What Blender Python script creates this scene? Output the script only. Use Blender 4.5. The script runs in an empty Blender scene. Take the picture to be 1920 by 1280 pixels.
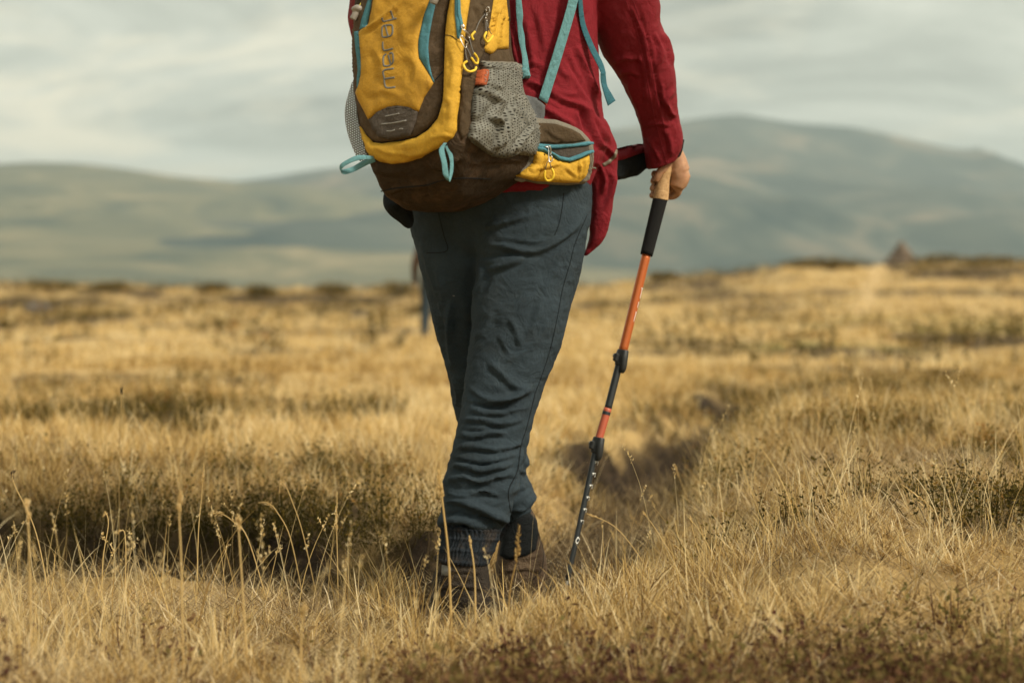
import bpy, bmesh, math, random
import numpy as np
from mathutils import Vector, Matrix
from mathutils.bvhtree import BVHTree
from mathutils.geometry import delaunay_2d_cdt

R = math.radians
rng = np.random.default_rng(7)
random.seed(7)
scene = bpy.context.scene
COL = scene.collection

# ------------------------------------------------------------------ camera
CAM_Z = 0.76
LENS = 58.0
FPX = LENS / 36.0 * 1920.0
cam_d = bpy.data.cameras.new('camera')
cam_d.lens = LENS
cam_d.sensor_width = 36.0
cam_d.shift_y = -100.0 / 1920.0
cam_d.clip_start = 0.05
cam_d.clip_end = 20000.0
cam_d.dof.use_dof = True
cam_d.dof.focus_distance = 3.86
cam_d.dof.aperture_fstop = 2.3
cam = bpy.data.objects.new('camera', cam_d)
cam.location = (0, 0, CAM_Z)
cam.rotation_euler = (R(90), 0, 0)
COL.objects.link(cam)
scene.camera = cam

# ------------------------------------------------------------------ world: broken overcast over a clear sky
SUN_EL, SUN_AZ = R(40), R(127)          # azimuth clockwise from +Y: the sun stands to the right, a little behind the camera
world = bpy.data.worlds.new('World')
scene.world = world
world.use_nodes = True
wn, wl = world.node_tree.nodes, world.node_tree.links
wn.clear()
def wnode(t, **kw):
    n = wn.new(t)
    for k, v in kw.items():
        setattr(n, k, v)
    return n
w_out = wnode('ShaderNodeOutputWorld')
w_bg = wnode('ShaderNodeBackground')
w_bg.inputs['Strength'].default_value = 0.1
w_sky = wnode('ShaderNodeTexSky', sky_type='NISHITA', sun_disc=False)
w_sky.sun_elevation = SUN_EL
w_sky.sun_rotation = SUN_AZ
w_sky.air_density = 1.2
w_sky.dust_density = 2.0
w_tc = wnode('ShaderNodeTexCoord')
w_sep = wnode('ShaderNodeSeparateXYZ')
wl.new(w_tc.outputs['Generated'], w_sep.inputs[0])
def wmath(op, a, b=None, c=None):
    n = wnode('ShaderNodeMath', operation=op)
    for i, v in enumerate((a, b, c)):
        if v is None:
            continue
        if isinstance(v, (int, float)):
            n.inputs[i].default_value = v
        else:
            wl.new(v, n.inputs[i])
    return n.outputs[0]
w_h = wmath('ADD', wmath('ABSOLUTE', w_sep.outputs['Z']), 0.17)      # cloud deck seen in perspective
w_u = wmath('DIVIDE', w_sep.outputs['X'], w_h)
w_v = wmath('DIVIDE', w_sep.outputs['Y'], w_h)
w_comb = wnode('ShaderNodeCombineXYZ')
wl.new(w_u, w_comb.inputs[0]); wl.new(w_v, w_comb.inputs[1])
def wnoise(scale, detail, rough, offset, dist=0.0):
    mp = wnode('ShaderNodeMapping')
    mp.inputs['Location'].default_value = offset
    mp.inputs['Scale'].default_value = (0.85, 1.45, 1.0)
    wl.new(w_comb.outputs[0], mp.inputs[0])
    n = wnode('ShaderNodeTexNoise')
    n.inputs['Scale'].default_value = scale
    n.inputs['Detail'].default_value = detail
    n.inputs['Roughness'].default_value = rough
    n.inputs['Distortion'].default_value = dist
    wl.new(mp.outputs[0], n.inputs['Vector'])
    return n.outputs['Fac']
def wramp(fac, stops):
    r = wnode('ShaderNodeValToRGB')
    e = r.color_ramp.elements
    while len(e) < len(stops):
        e.new(0.5)
    for el, (p, c) in zip(e, stops):
        el.position = p
        el.color = (*c, 1)
    wl.new(fac, r.inputs[0])
    return r.outputs[0]
def wmix(fac, a, b):
    n = wnode('ShaderNodeMix', data_type='RGBA')
    if isinstance(fac, (int, float)):
        n.inputs[0].default_value = fac
    else:
        wl.new(fac, n.inputs[0])
    for sock, v in ((n.inputs[6], a), (n.inputs[7], b)):
        if isinstance(v, tuple):
            sock.default_value = (*v, 1)
        else:
            wl.new(v, sock)
    return n.outputs[2]
CL = 6.5
cloud = wramp(wnoise(0.7, 10, 0.68, (6.3, 4.8, 0), 1.0),
              [(0.38, (0.33 * CL, 0.345 * CL, 0.30 * CL)), (0.49, (0.56 * CL, 0.575 * CL, 0.49 * CL)), (0.60, (0.80 * CL, 0.80 * CL, 0.68 * CL))])
cream = wramp(wnoise(0.9, 8, 0.62, (11.5, 3.1, 0), 0.9), [(0.49, (0, 0, 0)), (0.66, (1, 1, 1))])
cloud = wmix(wmath('MULTIPLY', cream, 0.75), cloud, (1.25 * CL, 1.10 * CL, 0.80 * CL))
gaps = wramp(wnoise(0.8, 5, 0.55, (1.9, 8.3, 0), 0.7), [(0.60, (0, 0, 0)), (0.72, (1, 1, 1))])
w_final = wmix(wmath('MULTIPLY', gaps, 0.5), cloud, w_sky.outputs[0])
wl.new(w_final, w_bg.inputs['Color'])
wl.new(w_bg.outputs[0], w_out.inputs['Surface'])

# ------------------------------------------------------------------ sun behind thin cloud
sun_d = bpy.data.lights.new('sun', 'SUN')
sun_d.energy = 2.7
sun_d.angle = R(12)
sun_d.color = (1.0, 0.90, 0.74)
sun = bpy.data.objects.new('sun', sun_d)
sdir = Vector((math.sin(SUN_AZ) * math.cos(SUN_EL), math.cos(SUN_AZ) * math.cos(SUN_EL), math.sin(SUN_EL)))
sun.rotation_euler = sdir.to_track_quat('Z', 'Y').to_euler()
sun.location = (6, -3, 8)
COL.objects.link(sun)

vs = scene.view_settings
vs.view_transform = 'Standard'
vs.look = 'None'
vs.exposure = 1.0
vs.gamma = 1.0
vs.use_curve_mapping = False
scene.cycles.use_denoising = True
scene.cycles.denoiser = 'OPENIMAGEDENOISE'
scene.cycles.max_bounces = 8
scene.cycles.transparent_max_bounces = 12
scene.cycles.volume_bounces = 0

# ------------------------------------------------------------------ small maths
def P(px, py, Y):
    """a pixel of the 1920 x 1280 photograph at distance Y"""
    return Vector(((px - 960.0) / FPX * Y, Y, CAM_Z + (540.0 - py) / FPX * Y))
def smooth(a, b, x):
    t = np.clip((np.asarray(x, float) - a) / (b - a), 0, 1)
    return t * t * (3 - 2 * t)
def _hash(ix, iy, iz):
    h = (ix.astype(np.int64) * 374761393 + iy.astype(np.int64) * 668265263 + iz.astype(np.int64) * 2147483647 + 1013904223) & 0xFFFFFFFF
    h = ((h ^ (h >> 13)) * 1274126177) & 0xFFFFFFFF
    h = (h ^ (h >> 16)) & 0xFFFFFFFF
    return h / 4294967295.0 * 2 - 1
def vnoise(p):
    p = np.asarray(p, float)
    i = np.floor(p).astype(np.int64)
    f = p - i
    u = f * f * f * (f * (f * 6 - 15) + 10)
    r = 0
    for dx in (0, 1):
        for dy in (0, 1):
            for dz in (0, 1):
                w = (u[:, 0] if dx else 1 - u[:, 0]) * (u[:, 1] if dy else 1 - u[:, 1]) * (u[:, 2] if dz else 1 - u[:, 2])
                r = r + w * _hash(i[:, 0] + dx, i[:, 1] + dy, i[:, 2] + dz)
    return r
def fbm(p, octaves=4, gain=0.5):
    r, a = 0, 1.0
    p = np.asarray(p, float)
    for k in range(octaves):
        r = r + a * vnoise(p + 17.3 * k)
        p = p * 2.03
        a *= gain
    return r
def fbm2(x, y, s, octaves=4, seed=0.0):
    return fbm(np.stack([np.asarray(x) * s + seed, np.asarray(y) * s - seed * 0.7, np.full(np.shape(x), seed)], 1), octaves)
def catmull(pts, n):
    """pts (k, d) -> n samples along a Catmull-Rom curve"""
    p = np.asarray(pts, float)
    k = len(p)
    if k == 2:
        t = np.linspace(0, 1, n)[:, None]
        return p[0] * (1 - t) + p[1] * t
    q = np.vstack([2 * p[0] - p[1], p, 2 * p[-1] - p[-2]])
    t = np.linspace(0, k - 1, n)
    i = np.minimum(t.astype(int), k - 2)
    f = (t - i)[:, None]
    a, b, c, d = q[i], q[i + 1], q[i + 2], q[i + 3]
    return 0.5 * (2 * b + (c - a) * f + (2 * a - 5 * b + 4 * c - d) * f ** 2 + (3 * b - a - 3 * c + d) * f ** 3)

# ------------------------------------------------------------------ materials
MATS = {}
def new_mat(name):
    m = bpy.data.materials.new(name)
    m.use_nodes = True
    nt = m.node_tree
    nt.nodes.clear()
    MATS[name] = m
    return m, nt.nodes, nt.links
def principled(nodes, links, rough=0.8, spec=0.3):
    o = nodes.new('ShaderNodeOutputMaterial')
    b = nodes.new('ShaderNodeBsdfPrincipled')
    b.inputs['Roughness'].default_value = rough
    b.inputs['Specular IOR Level'].default_value = spec
    links.new(b.outputs[0], o.inputs['Surface'])
    return b
def noise_node(nodes, links, coord, scale, detail=4, rough=0.55, dist=0.0, mapping=None):
    n = nodes.new('ShaderNodeTexNoise')
    n.inputs['Scale'].default_value = scale
    n.inputs['Detail'].default_value = detail
    n.inputs['Roughness'].default_value = rough
    n.inputs['Distortion'].default_value = dist
    if mapping:
        mp = nodes.new('ShaderNodeMapping')
        mp.inputs['Scale'].default_value = mapping
        links.new(coord, mp.inputs[0])
        coord = mp.outputs[0]
    links.new(coord, n.inputs['Vector'])
    return n.outputs['Fac']
def ramp(nodes, links, fac, stops):
    r = nodes.new('ShaderNodeValToRGB')
    e = r.color_ramp.elements
    while len(e) < len(stops):
        e.new(0.5)
    for el, (p, c) in zip(e, stops):
        el.position = p
        el.color = (*c, 1)
    links.new(fac, r.inputs[0])
    return r.outputs[0]
def mixc(nodes, links, fac, a, b, mode='MIX'):
    n = nodes.new('ShaderNodeMix')
    n.data_type = 'RGBA'
    n.blend_type = mode
    if isinstance(fac, (int, float)):
        n.inputs[0].default_value = fac
    else:
        links.new(fac, n.inputs[0])
    for sock, v in ((n.inputs[6], a), (n.inputs[7], b)):
        if isinstance(v, tuple):
            sock.default_value = (*v, 1)
        else:
            links.new(v, sock)
    return n.outputs[2]
def sc(c, k):
    return tuple(min(1.0, x * k) for x in c)
def fabric(name, col, rough=0.85, dirt=None, dirt_amt=0.35, weave=900, bump=0.25, var=0.18, sheen=0.0, spec=0.15, crease=0.5):
    m, n, l = new_mat(name)
    b = principled(n, l, rough, spec)
    tc = n.new('ShaderNodeTexCoord').outputs['Object']
    big = noise_node(n, l, tc, 9, 5, 0.6)
    c = ramp(n, l, big, [(0.3, sc(col, 1 - var)), (0.7, sc(col, 1 + var))])
    fine = noise_node(n, l, tc, 260, 3, 0.6)
    c = mixc(n, l, 0.22, c, ramp(n, l, fine, [(0.35, sc(col, 0.6)), (0.65, sc(col, 1.45))]))
    if dirt:
        d = noise_node(n, l, tc, 17, 6, 0.65, 0.5)
        f = ramp(n, l, d, [(0.5, (0, 0, 0)), (0.72, (dirt_amt,) * 3)])
        c = mixc(n, l, f, c, dirt)
    l.new(c, b.inputs['Base Color'])
    b.inputs['Sheen Weight'].default_value = sheen
    b.inputs['Sheen Roughness'].default_value = 0.5
    wv = noise_node(n, l, tc, weave, 2, 0.5)
    cr = noise_node(n, l, tc, 70, 4, 0.6)
    add = n.new('ShaderNodeMath'); add.operation = 'MULTIPLY_ADD'
    l.new(cr, add.inputs[0]); add.inputs[1].default_value = 2.0; l.new(wv, add.inputs[2])
    # crushed-cloth creases: thin ridges of a folded noise
    rn = noise_node(n, l, tc, 16, 3, 0.55, 1.2)
    ab = n.new('ShaderNodeMath'); ab.operation = 'SUBTRACT'; l.new(rn, ab.inputs[0]); ab.inputs[1].default_value = 0.5
    a2 = n.new('ShaderNodeMath'); a2.operation = 'ABSOLUTE'; l.new(ab.outputs[0], a2.inputs[0])
    a3 = n.new('ShaderNodeMath'); a3.operation = 'MULTIPLY_ADD'; l.new(a2.outputs[0], a3.inputs[0]); a3.inputs[1].default_value = -9.0
    l.new(add.outputs[0], a3.inputs[2])
    bc = n.new('ShaderNodeBump'); bc.inputs['Strength'].default_value = crease; bc.inputs['Distance'].default_value = 0.004
    l.new(a3.outputs[0], bc.inputs['Height'])
    bp = n.new('ShaderNodeBump')
    bp.inputs['Strength'].default_value = bump
    bp.inputs['Distance'].default_value = 0.002
    l.new(add.outputs[0], bp.inputs['Height'])
    l.new(bc.outputs[0], bp.inputs['Normal'])
    l.new(bp.outputs[0], b.inputs['Normal'])
    return m
def solid(name, col, rough=0.5, metal=0.0, spec=0.5, var=0.12, scale=40, bump=0.0):
    m, n, l = new_mat(name)
    b = principled(n, l, rough, spec)
    b.inputs['Metallic'].default_value = metal
    tc = n.new('ShaderNodeTexCoord').outputs['Object']
    f = noise_node(n, l, tc, scale, 5, 0.6)
    l.new(ramp(n, l, f, [(0.3, sc(col, 1 - var)), (0.7, sc(col, 1 + var))]), b.inputs['Base Color'])
    if bump:
        bp = n.new('ShaderNodeBump')
        bp.inputs['Strength'].default_value = bump
        bp.inputs['Distance'].default_value = 0.002
        l.new(noise_node(n, l, tc, scale * 8, 4, 0.6), bp.inputs['Height'])
        l.new(bp.outputs[0], b.inputs['Normal'])
    return m
def foliage(name, lo, hi, tip=None, trans=0.35, rough=0.7):
    """blades and leaves: each instance its own tint, a shift along the blade, light passing through"""
    m, n, l = new_mat(name)
    o = n.new('ShaderNodeOutputMaterial')
    oi = n.new('ShaderNodeObjectInfo')
    at = n.new('ShaderNodeAttribute'); at.attribute_name = 'tint'
    mx = n.new('ShaderNodeMath'); mx.operation = 'MULTIPLY_ADD'
    l.new(oi.outputs['Random'], mx.inputs[0]); mx.inputs[1].default_value = 0.55
    mm = n.new('ShaderNodeMath'); mm.operation = 'MULTIPLY'
    l.new(at.outputs['Fac'], mm.inputs[0]); mm.inputs[1].default_value = 0.45
    l.new(mm.outputs[0], mx.inputs[2])
    c = ramp(n, l, mx.outputs[0], [(0.0, lo), (1.0, hi)])
    if tip:
        ah = n.new('ShaderNodeAttribute'); ah.attribute_name = 'along'
        f = ramp(n, l, ah.outputs['Fac'], [(0.35, (0, 0, 0)), (1.0, (0.7, 0.7, 0.7))])
        c = mixc(n, l, f, c, tip)
    b = n.new('ShaderNodeBsdfPrincipled')
    b.inputs['Roughness'].default_value = rough
    b.inputs['Specular IOR Level'].default_value = 0.25
    t = n.new('ShaderNodeBsdfTranslucent')
    l.new(c, b.inputs['Base Color']); l.new(c, t.inputs['Color'])
    ms = n.new('ShaderNodeMixShader'); ms.inputs[0].default_value = trans
    l.new(b.outputs[0], ms.inputs[1]); l.new(t.outputs[0], ms.inputs[2])
    l.new(ms.outputs[0], o.inputs['Surface'])
    return m

# ------------------------------------------------------------------ objects
def tag(o, label=None, cat=None, group=None, kind=None):
    if label: o['label'] = label
    if cat: o['category'] = cat
    if group: o['group'] = group
    if kind: o['kind'] = kind
    return o
def empty(name, loc=(0, 0, 0)):
    o = bpy.data.objects.new(name, None)
    o.empty_display_size = 0.1
    o.location = loc
    COL.objects.link(o)
    return o
def parent_keep(o, parent):
    """parts are modelled in world coordinates; the thing's Empty stands at its base"""
    o.parent = parent
    r = parent
    off = Vector((0, 0, 0))
    while r is not None:
        off += r.location
        r = r.parent
    o.location = -off if o.location.length == 0 else o.location
def mesh_obj(name, verts, faces, mat, parent=None, smooth_shade=True, uv=None, attrs=None):
    me = bpy.data.meshes.new(name)
    me.from_pydata([tuple(v) for v in verts], [], [tuple(f) for f in faces])
    if smooth_shade:
        me.polygons.foreach_set('use_smooth', np.ones(len(me.polygons), bool))
    if mat is not None:
        me.materials.append(MATS[mat] if isinstance(mat, str) else mat)
    if uv is not None:
        lay = me.uv_layers.new(name='UVMap')
        li = np.empty(len(me.loops), np.int32)
        me.loops.foreach_get('vertex_index', li)
        lay.data.foreach_set('uv', np.asarray(uv, np.float32)[li].ravel())
    for k, v in (attrs or {}).items():
        a = me.attributes.new(k, 'FLOAT', 'POINT')
        a.data.foreach_set('value', np.asarray(v, np.float32))
    me.update()
    o = bpy.data.objects.new(name, me)
    COL.objects.link(o)
    if parent is not None:
        parent_keep(o, parent)
    return o
class MB:
    def __init__(self):
        self.v, self.f, self.a = [], [], {}
    def add(self, v, f, **attrs):
        n = len(self.v)
        self.v.extend([tuple(x) for x in v])
        self.f.extend([tuple(i + n for i in q) for q in f])
        for k, val in attrs.items():
            self.a.setdefault(k, []).extend(val)
        return self
    def build(self, name, mat, parent=None, smooth_shade=True):
        return mesh_obj(name, self.v, self.f, mat, parent, smooth_shade, attrs=self.a)
def loft(rings, cap=True):
    """rings: list of (n, 3) arrays"""
    n = len(rings[0])
    v = np.vstack(rings)
    f = []
    for i in range(len(rings) - 1):
        a, b = i * n, (i + 1) * n
        for j in range(n):
            k = (j + 1) % n
            f.append((a + j, a + k, b + k, b + j))
    if cap:
        c0, c1 = len(v), len(v) + 1
        v = np.vstack([v, rings[0].mean(0), rings[-1].mean(0)])
        last = (len(rings) - 1) * n
        for j in range(n):
            k = (j + 1) % n
            f.append((c0, k, j))
            f.append((c1, last + j, last + k))
    return v, f
def tube(path, rad, nseg=8, flat=1.0, up=None, cap=True):
    path = np.asarray([tuple(p) for p in path], float)
    k = len(path)
    rad = np.broadcast_to(np.asarray(rad, float), (k,)) if np.ndim(rad) <= 1 and np.size(rad) in (1, k) else np.asarray(rad)
    t = np.gradient(path, axis=0)
    t /= np.linalg.norm(t, axis=1)[:, None] + 1e-12
    ref = np.array(up if up is not None else (0.13, -1.0, 0.21), float)
    rings = []
    ang = np.linspace(0, 2 * math.pi, nseg, endpoint=False)
    for i in range(k):
        a = np.cross(t[i], ref); a /= np.linalg.norm(a) + 1e-9
        b = np.cross(a, t[i])
        rings.append(path[i] + rad[i] * (np.cos(ang)[:, None] * a + flat * np.sin(ang)[:, None] * b))
    return loft(rings, cap)
def sections(secs, nring=60, nseg=48, power=2.3):
    """secs: (L(px,py), R(px,py), Y, half depth[, yaw depth shift R-L]) -> lofted solid"""
    rows = []
    for s in secs:
        L, Rr, Y, hd = s[:4]
        dy = s[4] if len(s) > 4 else 0.0
        l = P(L[0], L[1], Y); r = P(Rr[0], Rr[1], Y)
        l.y -= dy / 2; r.y += dy / 2
        rows.append([*l, *r, hd])
    q = catmull(rows, nring)
    ang = np.linspace(0, 2 * math.pi, nseg, endpoint=False)
    ca, sa = np.cos(ang), np.sin(ang)
    e = 2.0 / power
    ca = np.sign(ca) * np.abs(ca) ** e
    sa = np.sign(sa) * np.abs(sa) ** e
    cen = (q[:, :3] + q[:, 3:6]) / 2
    tan = np.gradient(cen, axis=0)
    rings = []
    for i in range(nring):
        c = cen[i]
        a = (q[i, 3:6] - q[i, :3]) / 2
        b = np.cross(a, tan[i])
        b /= np.linalg.norm(b) + 1e-9
        if b[1] < 0: b = -b
        rings.append(c + ca[:, None] * a + sa[:, None] * b * q[i, 6])
    return loft(rings)
def fuse(parts, voxel, smooth_it=6, factor=0.5):
    """union of closed solids as one skin -> (verts, faces)"""
    mb = MB()
    for v, f in parts:
        mb.add(v, f)
    me = bpy.data.meshes.new('tmp')
    me.from_pydata(mb.v, [], mb.f)
    o = bpy.data.objects.new('tmp', me)
    COL.objects.link(o)
    m = o.modifiers.new('r', 'REMESH'); m.mode = 'VOXEL'; m.voxel_size = voxel
    s = o.modifiers.new('s', 'SMOOTH'); s.iterations = smooth_it; s.factor = factor
    dg = bpy.context.evaluated_depsgraph_get()
    ev = o.evaluated_get(dg).to_mesh()
    v = np.empty(len(ev.vertices) * 3); ev.vertices.foreach_get('co', v)
    f = [tuple(p.vertices) for p in ev.polygons]
    o.evaluated_get(dg).to_mesh_clear()
    bpy.data.objects.remove(o); bpy.data.meshes.remove(me)
    return v.reshape(-1, 3), f
def vnormals(v, f):
    q = np.array([(a[0], a[1], a[2], a[3] if len(a) > 3 else a[2]) for a in f])
    n = np.cross(v[q[:, 2]] - v[q[:, 0]], v[q[:, 3]] - v[q[:, 1]])
    out = np.zeros_like(v)
    for k in range(4):
        np.add.at(out, q[:, k], n)
    return out / (np.linalg.norm(out, axis=1)[:, None] + 1e-12)
def to_px(v):
    return np.stack([960 + v[:, 0] / v[:, 1] * FPX, 540 - (v[:, 2] - CAM_Z) / v[:, 1] * FPX], 1)
def fold(v, f, strokes, side=-1.0):
    """sculpt cloth: every stroke (points, half width px, height m[, kind]) raises a ridge (or cuts a valley) on the side facing -y"""
    n = vnormals(v, f)
    p = to_px(v)
    w = smooth(-0.1, 0.35, n[:, 1] * side)
    h = np.zeros(len(v))
    for st in strokes:
        pts, wid, hgt = st[:3]
        kind = st[3] if len(st) > 3 else 'fold'
        c = catmull(pts, max(8, 5 * len(pts)))
        lo, hi = c.min(0) - 4 * wid, c.max(0) + 4 * wid
        idx = np.where((p[:, 0] > lo[0]) & (p[:, 0] < hi[0]) & (p[:, 1] > lo[1]) & (p[:, 1] < hi[1]) & (w > 0))[0]
        if len(idx) == 0: continue
        q = p[idx]
        best = np.full(len(idx), 1e9); sgn = np.zeros(len(idx)); along = np.zeros(len(idx))
        m = len(c) - 1
        for k in range(m):
            d = c[k + 1] - c[k]
            L2 = d @ d + 1e-9
            t = np.clip(((q - c[k]) @ d) / L2, 0, 1)
            e = q - (c[k] + t[:, None] * d)
            dist = np.hypot(e[:, 0], e[:, 1])
            b = dist < best
            best[b] = dist[b]
            sgn[b] = np.sign(d[0] * e[b, 1] - d[1] * e[b, 0])
            along[b] = (k + t[b]) / m
        s = best * sgn / wid
        taper = smooth(0, 0.22, along) * smooth(0, 0.22, 1 - along)
        if kind == 'fold':
            prof = 1.15 * np.exp(-np.abs(s) ** 1.15 * 1.25) - 0.75 * np.exp(-((s - 1.15) / .75) ** 2) - 0.2 * np.exp(-((s + 1.6) / 1.1) ** 2)
        elif kind == 'ridge':
            prof = np.exp(-s * s)
        else:
            prof = np.where(s < 0, np.exp(-s * s * 4), np.exp(-s * s * 0.35))
        h[idx] += hgt * prof * taper * w[idx]
    return v + n * h[:, None]
def puff_noise(v, f, amp, scale, octaves=4, stretch=(1, 1, 1), seed=0.0):
    n = vnormals(v, f)
    return v + n * (amp * fbm(v * scale * np.array(stretch) + seed, octaves))[:, None]
CAMP = Vector((0, 0, CAM_Z))
def ray(px, py):
    return Vector(((px - 960.0) / FPX, 1.0, (540.0 - py) / FPX)).normalized()
def hit(px, py, bvhs):
    d = ray(px, py)
    best = None
    for b in bvhs:
        loc, nor, _, dist = b.ray_cast(CAMP, d)
        if loc is not None and (best is None or dist < best[2]):
            best = (loc, nor, dist)
    if best is None:
        return None
    loc, nor, dist = best
    if nor.dot(d) > 0: nor = -nor
    return loc, (nor * 0.75 - d * 0.25).normalized(), dist
def bvh_of(v, f):
    return BVHTree.FromPolygons([tuple(x) for x in v], [tuple(x) for x in f])
def hit_or_near(px, py, bvhs, last):
    h = hit(px, py, bvhs)
    if h is None:
        d = ray(px, py)
        q = CAMP + d * last
        best = None
        for b in bvhs:
            loc, nor, _, dist = b.find_nearest(q)
            if loc is not None and (best is None or dist < best[2]):
                best = (loc, nor, dist)
        loc, nor, dist = best
        depth = (loc - CAMP).length
        return CAMP + d * depth, (-d * 0.8 + nor * 0.2).normalized(), depth
    return h
def poly_dist(pts, poly):
    best = np.full(len(pts), 1e9)
    for k in range(len(poly)):
        a, b = poly[k], poly[(k + 1) % len(poly)]
        d = b - a
        t = np.clip(((pts - a) @ d) / (d @ d + 1e-9), 0, 1)
        e = pts - (a + t[:, None] * d)
        best = np.minimum(best, np.hypot(e[:, 0], e[:, 1]))
    return best
def inside(pts, poly):
    x, y = pts[:, 0], pts[:, 1]
    c = np.zeros(len(pts), bool)
    j = len(poly) - 1
    for i in range(len(poly)):
        a, b = poly[i], poly[j]
        cond = ((a[1] > y) != (b[1] > y)) & (x < (b[0] - a[0]) * (y - a[1]) / (b[1] - a[1] + 1e-12) + a[0])
        c ^= cond
        j = i
    return c
def panel(name, poly, bvhs, mat, parent=None, off=0.003, puff=0.0, pufw=10.0, res=4.0, skirt=0.008, wrinkle=0.0, wscale=60, strokes=None, add_to=None, label=None, relax=0):
    """a cut piece of cloth sewn on the surface below it: outline in photo pixels, real thickness and bulge"""
    poly = np.asarray(poly, float)
    b = []
    for k in range(len(poly)):
        a, c = poly[k], poly[(k + 1) % len(poly)]
        m = max(1, int(np.ceil(np.hypot(*(c - a)) / res)))
        for t in range(m):
            b.append(a + (c - a) * t / m)
    b = np.array(b)
    lo, hi = b.min(0), b.max(0)
    gx, gy = np.meshgrid(np.arange(lo[0], hi[0], res), np.arange(lo[1], hi[1], res * 0.87))
    gx = gx + (np.arange(gx.shape[0]) % 2)[:, None] * res / 2
    g = np.stack([gx.ravel(), gy.ravel()], 1)
    g = g[inside(g, b)]
    if len(g):
        g = g[poly_dist(g, b) > res * 0.55]
    allp = np.vstack([b, g]) if len(g) else b
    nb = len(b)
    out = delaunay_2d_cdt([Vector(q) for q in allp], [(i, (i + 1) % nb) for i in range(nb)], [list(range(nb))], 1, 1e-4)
    vv = np.array([tuple(q) for q in out[0]])
    ff = [tuple(x) for x in out[2]]
    dist = poly_dist(vv, b)
    last = 3.8
    pos, nor = [], []
    for q in vv:
        loc, n, dd = hit_or_near(q[0], q[1], bvhs, last)
        last = dd
        pos.append(tuple(loc)); nor.append(tuple(n))
    pos, nor = np.array(pos), np.array(nor)
    if relax:                                        # cloth spans small dents of what lies below
        cam_ = np.array(tuple(CAMP))
        dv = pos - cam_; dep = np.linalg.norm(dv, axis=1); dv = dv / dep[:, None]
        e_ = np.array([(x_[i], x_[(i + 1) % len(x_)]) for x_ in ff for i in range(len(x_))])
        for _ in range(relax):
            s_ = np.zeros(len(dep)); c_n = np.zeros(len(dep))
            np.add.at(s_, e_[:, 0], dep[e_[:, 1]]); np.add.at(c_n, e_[:, 0], 1)
            np.add.at(s_, e_[:, 1], dep[e_[:, 0]]); np.add.at(c_n, e_[:, 1], 1)
            dep = .5 * dep + .5 * s_ / np.maximum(c_n, 1)
        pos = cam_ + dv * dep[:, None]
        for _ in range(3):
            s_ = np.zeros_like(nor)
            np.add.at(s_, e_[:, 0], nor[e_[:, 1]]); np.add.at(s_, e_[:, 1], nor[e_[:, 0]])
            nor = nor + s_; nor /= np.linalg.norm(nor, axis=1)[:, None] + 1e-9
    hgt = off + puff * np.sqrt(np.clip(1 - (1 - np.clip(dist / pufw, 0, 1)) ** 2, 0, 1))
    if wrinkle:
        hgt = hgt + wrinkle * fbm(pos * wscale, 3) * np.clip(dist / 5, 0, 1)
    pos = pos + nor * hgt[:, None]
    # faces towards the camera
    a0, a1, a2 = (pos[[x[i] for x in ff]] for i in range(3))
    nn = np.cross(a1 - a0, a2 - a0)
    view = a0 - np.array(CAMP)
    flip = (nn * view).sum(1) > 0
    ff = [tuple(reversed(x)) if fl else x for x, fl in zip(ff, flip)]
    if strokes:
        pos = fold(pos, ff, strokes)
    # skirt
    cnt = {}
    for x in ff:
        for i in range(len(x)):
            e = (x[i], x[(i + 1) % len(x)])
            cnt[e] = cnt.get(e, 0) + 1
    bd = [e for e in cnt if (e[1], e[0]) not in cnt]
    verts = [tuple(q) for q in pos]
    uv = [(q[0] / 100.0, q[1] / 100.0) for q in vv]
    mp = {}
    for e in bd:
        for i in e:
            if i not in mp:
                mp[i] = len(verts)
                verts.append(tuple(pos[i] - nor[i] * (skirt + off)))
                uv.append(uv[i])
    faces = list(ff) + [(e[1], e[0], mp[e[0]], mp[e[1]]) for e in bd]
    o = mesh_obj(name, verts, faces, mat, parent, True, uv=uv)
    if add_to is not None:
        add_to.append(bvh_of(verts, faces))
    if label:
        o['label'] = label
    return o
def stroke_on(pts, bvhs, wpx, off=0.001, n=None, flat=0.35, closed=False):
    """a cord, seam or printed line that follows the surface below it -> (verts, faces)"""
    c = catmull(pts, n or max(6, 6 * len(pts)))
    last = 3.8
    path, nn = [], []
    for q in c:
        loc, nrm, dd = hit_or_near(q[0], q[1], bvhs, last)
        last = dd
        path.append(np.array(loc + nrm * off)); nn.append(np.array(nrm))
    path = np.array(path)
    t = np.gradient(path, axis=0); t /= np.linalg.norm(t, axis=1)[:, None] + 1e-12
    rad = wpx / 2 * last / FPX
    ang = np.linspace(0, 2 * math.pi, 8, endpoint=False)
    rings = []
    for i in range(len(path)):
        a = np.cross(t[i], nn[i]); a /= np.linalg.norm(a) + 1e-9
        rings.append(path[i] + rad * (np.cos(ang)[:, None] * a + flat * np.sin(ang)[:, None] * nn[i]))
    return loft(rings)
def ribbon(edge_a, edge_b, thick=0.0016, n=40):
    """a webbing strap between two 3-D edges"""
    a = catmull([tuple(q) for q in edge_a], n)
    b = catmull([tuple(q) for q in edge_b], n)
    m = (a + b) / 2
    t = np.gradient(m, axis=0)
    nrm = np.cross(t, b - a); nrm /= np.linalg.norm(nrm, axis=1)[:, None] + 1e-12
    rings = []
    for i in range(n):
        e = nrm[i] * thick / 2
        d = (b[i] - a[i]) * 0.06
        rings.append(np.array([a[i] + e * .5, a[i] + d + e, b[i] - d + e, b[i] + e * .5, b[i] - e * .5, b[i] - d - e, a[i] + d - e, a[i] - e * .5]))
    return loft(rings)

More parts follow.
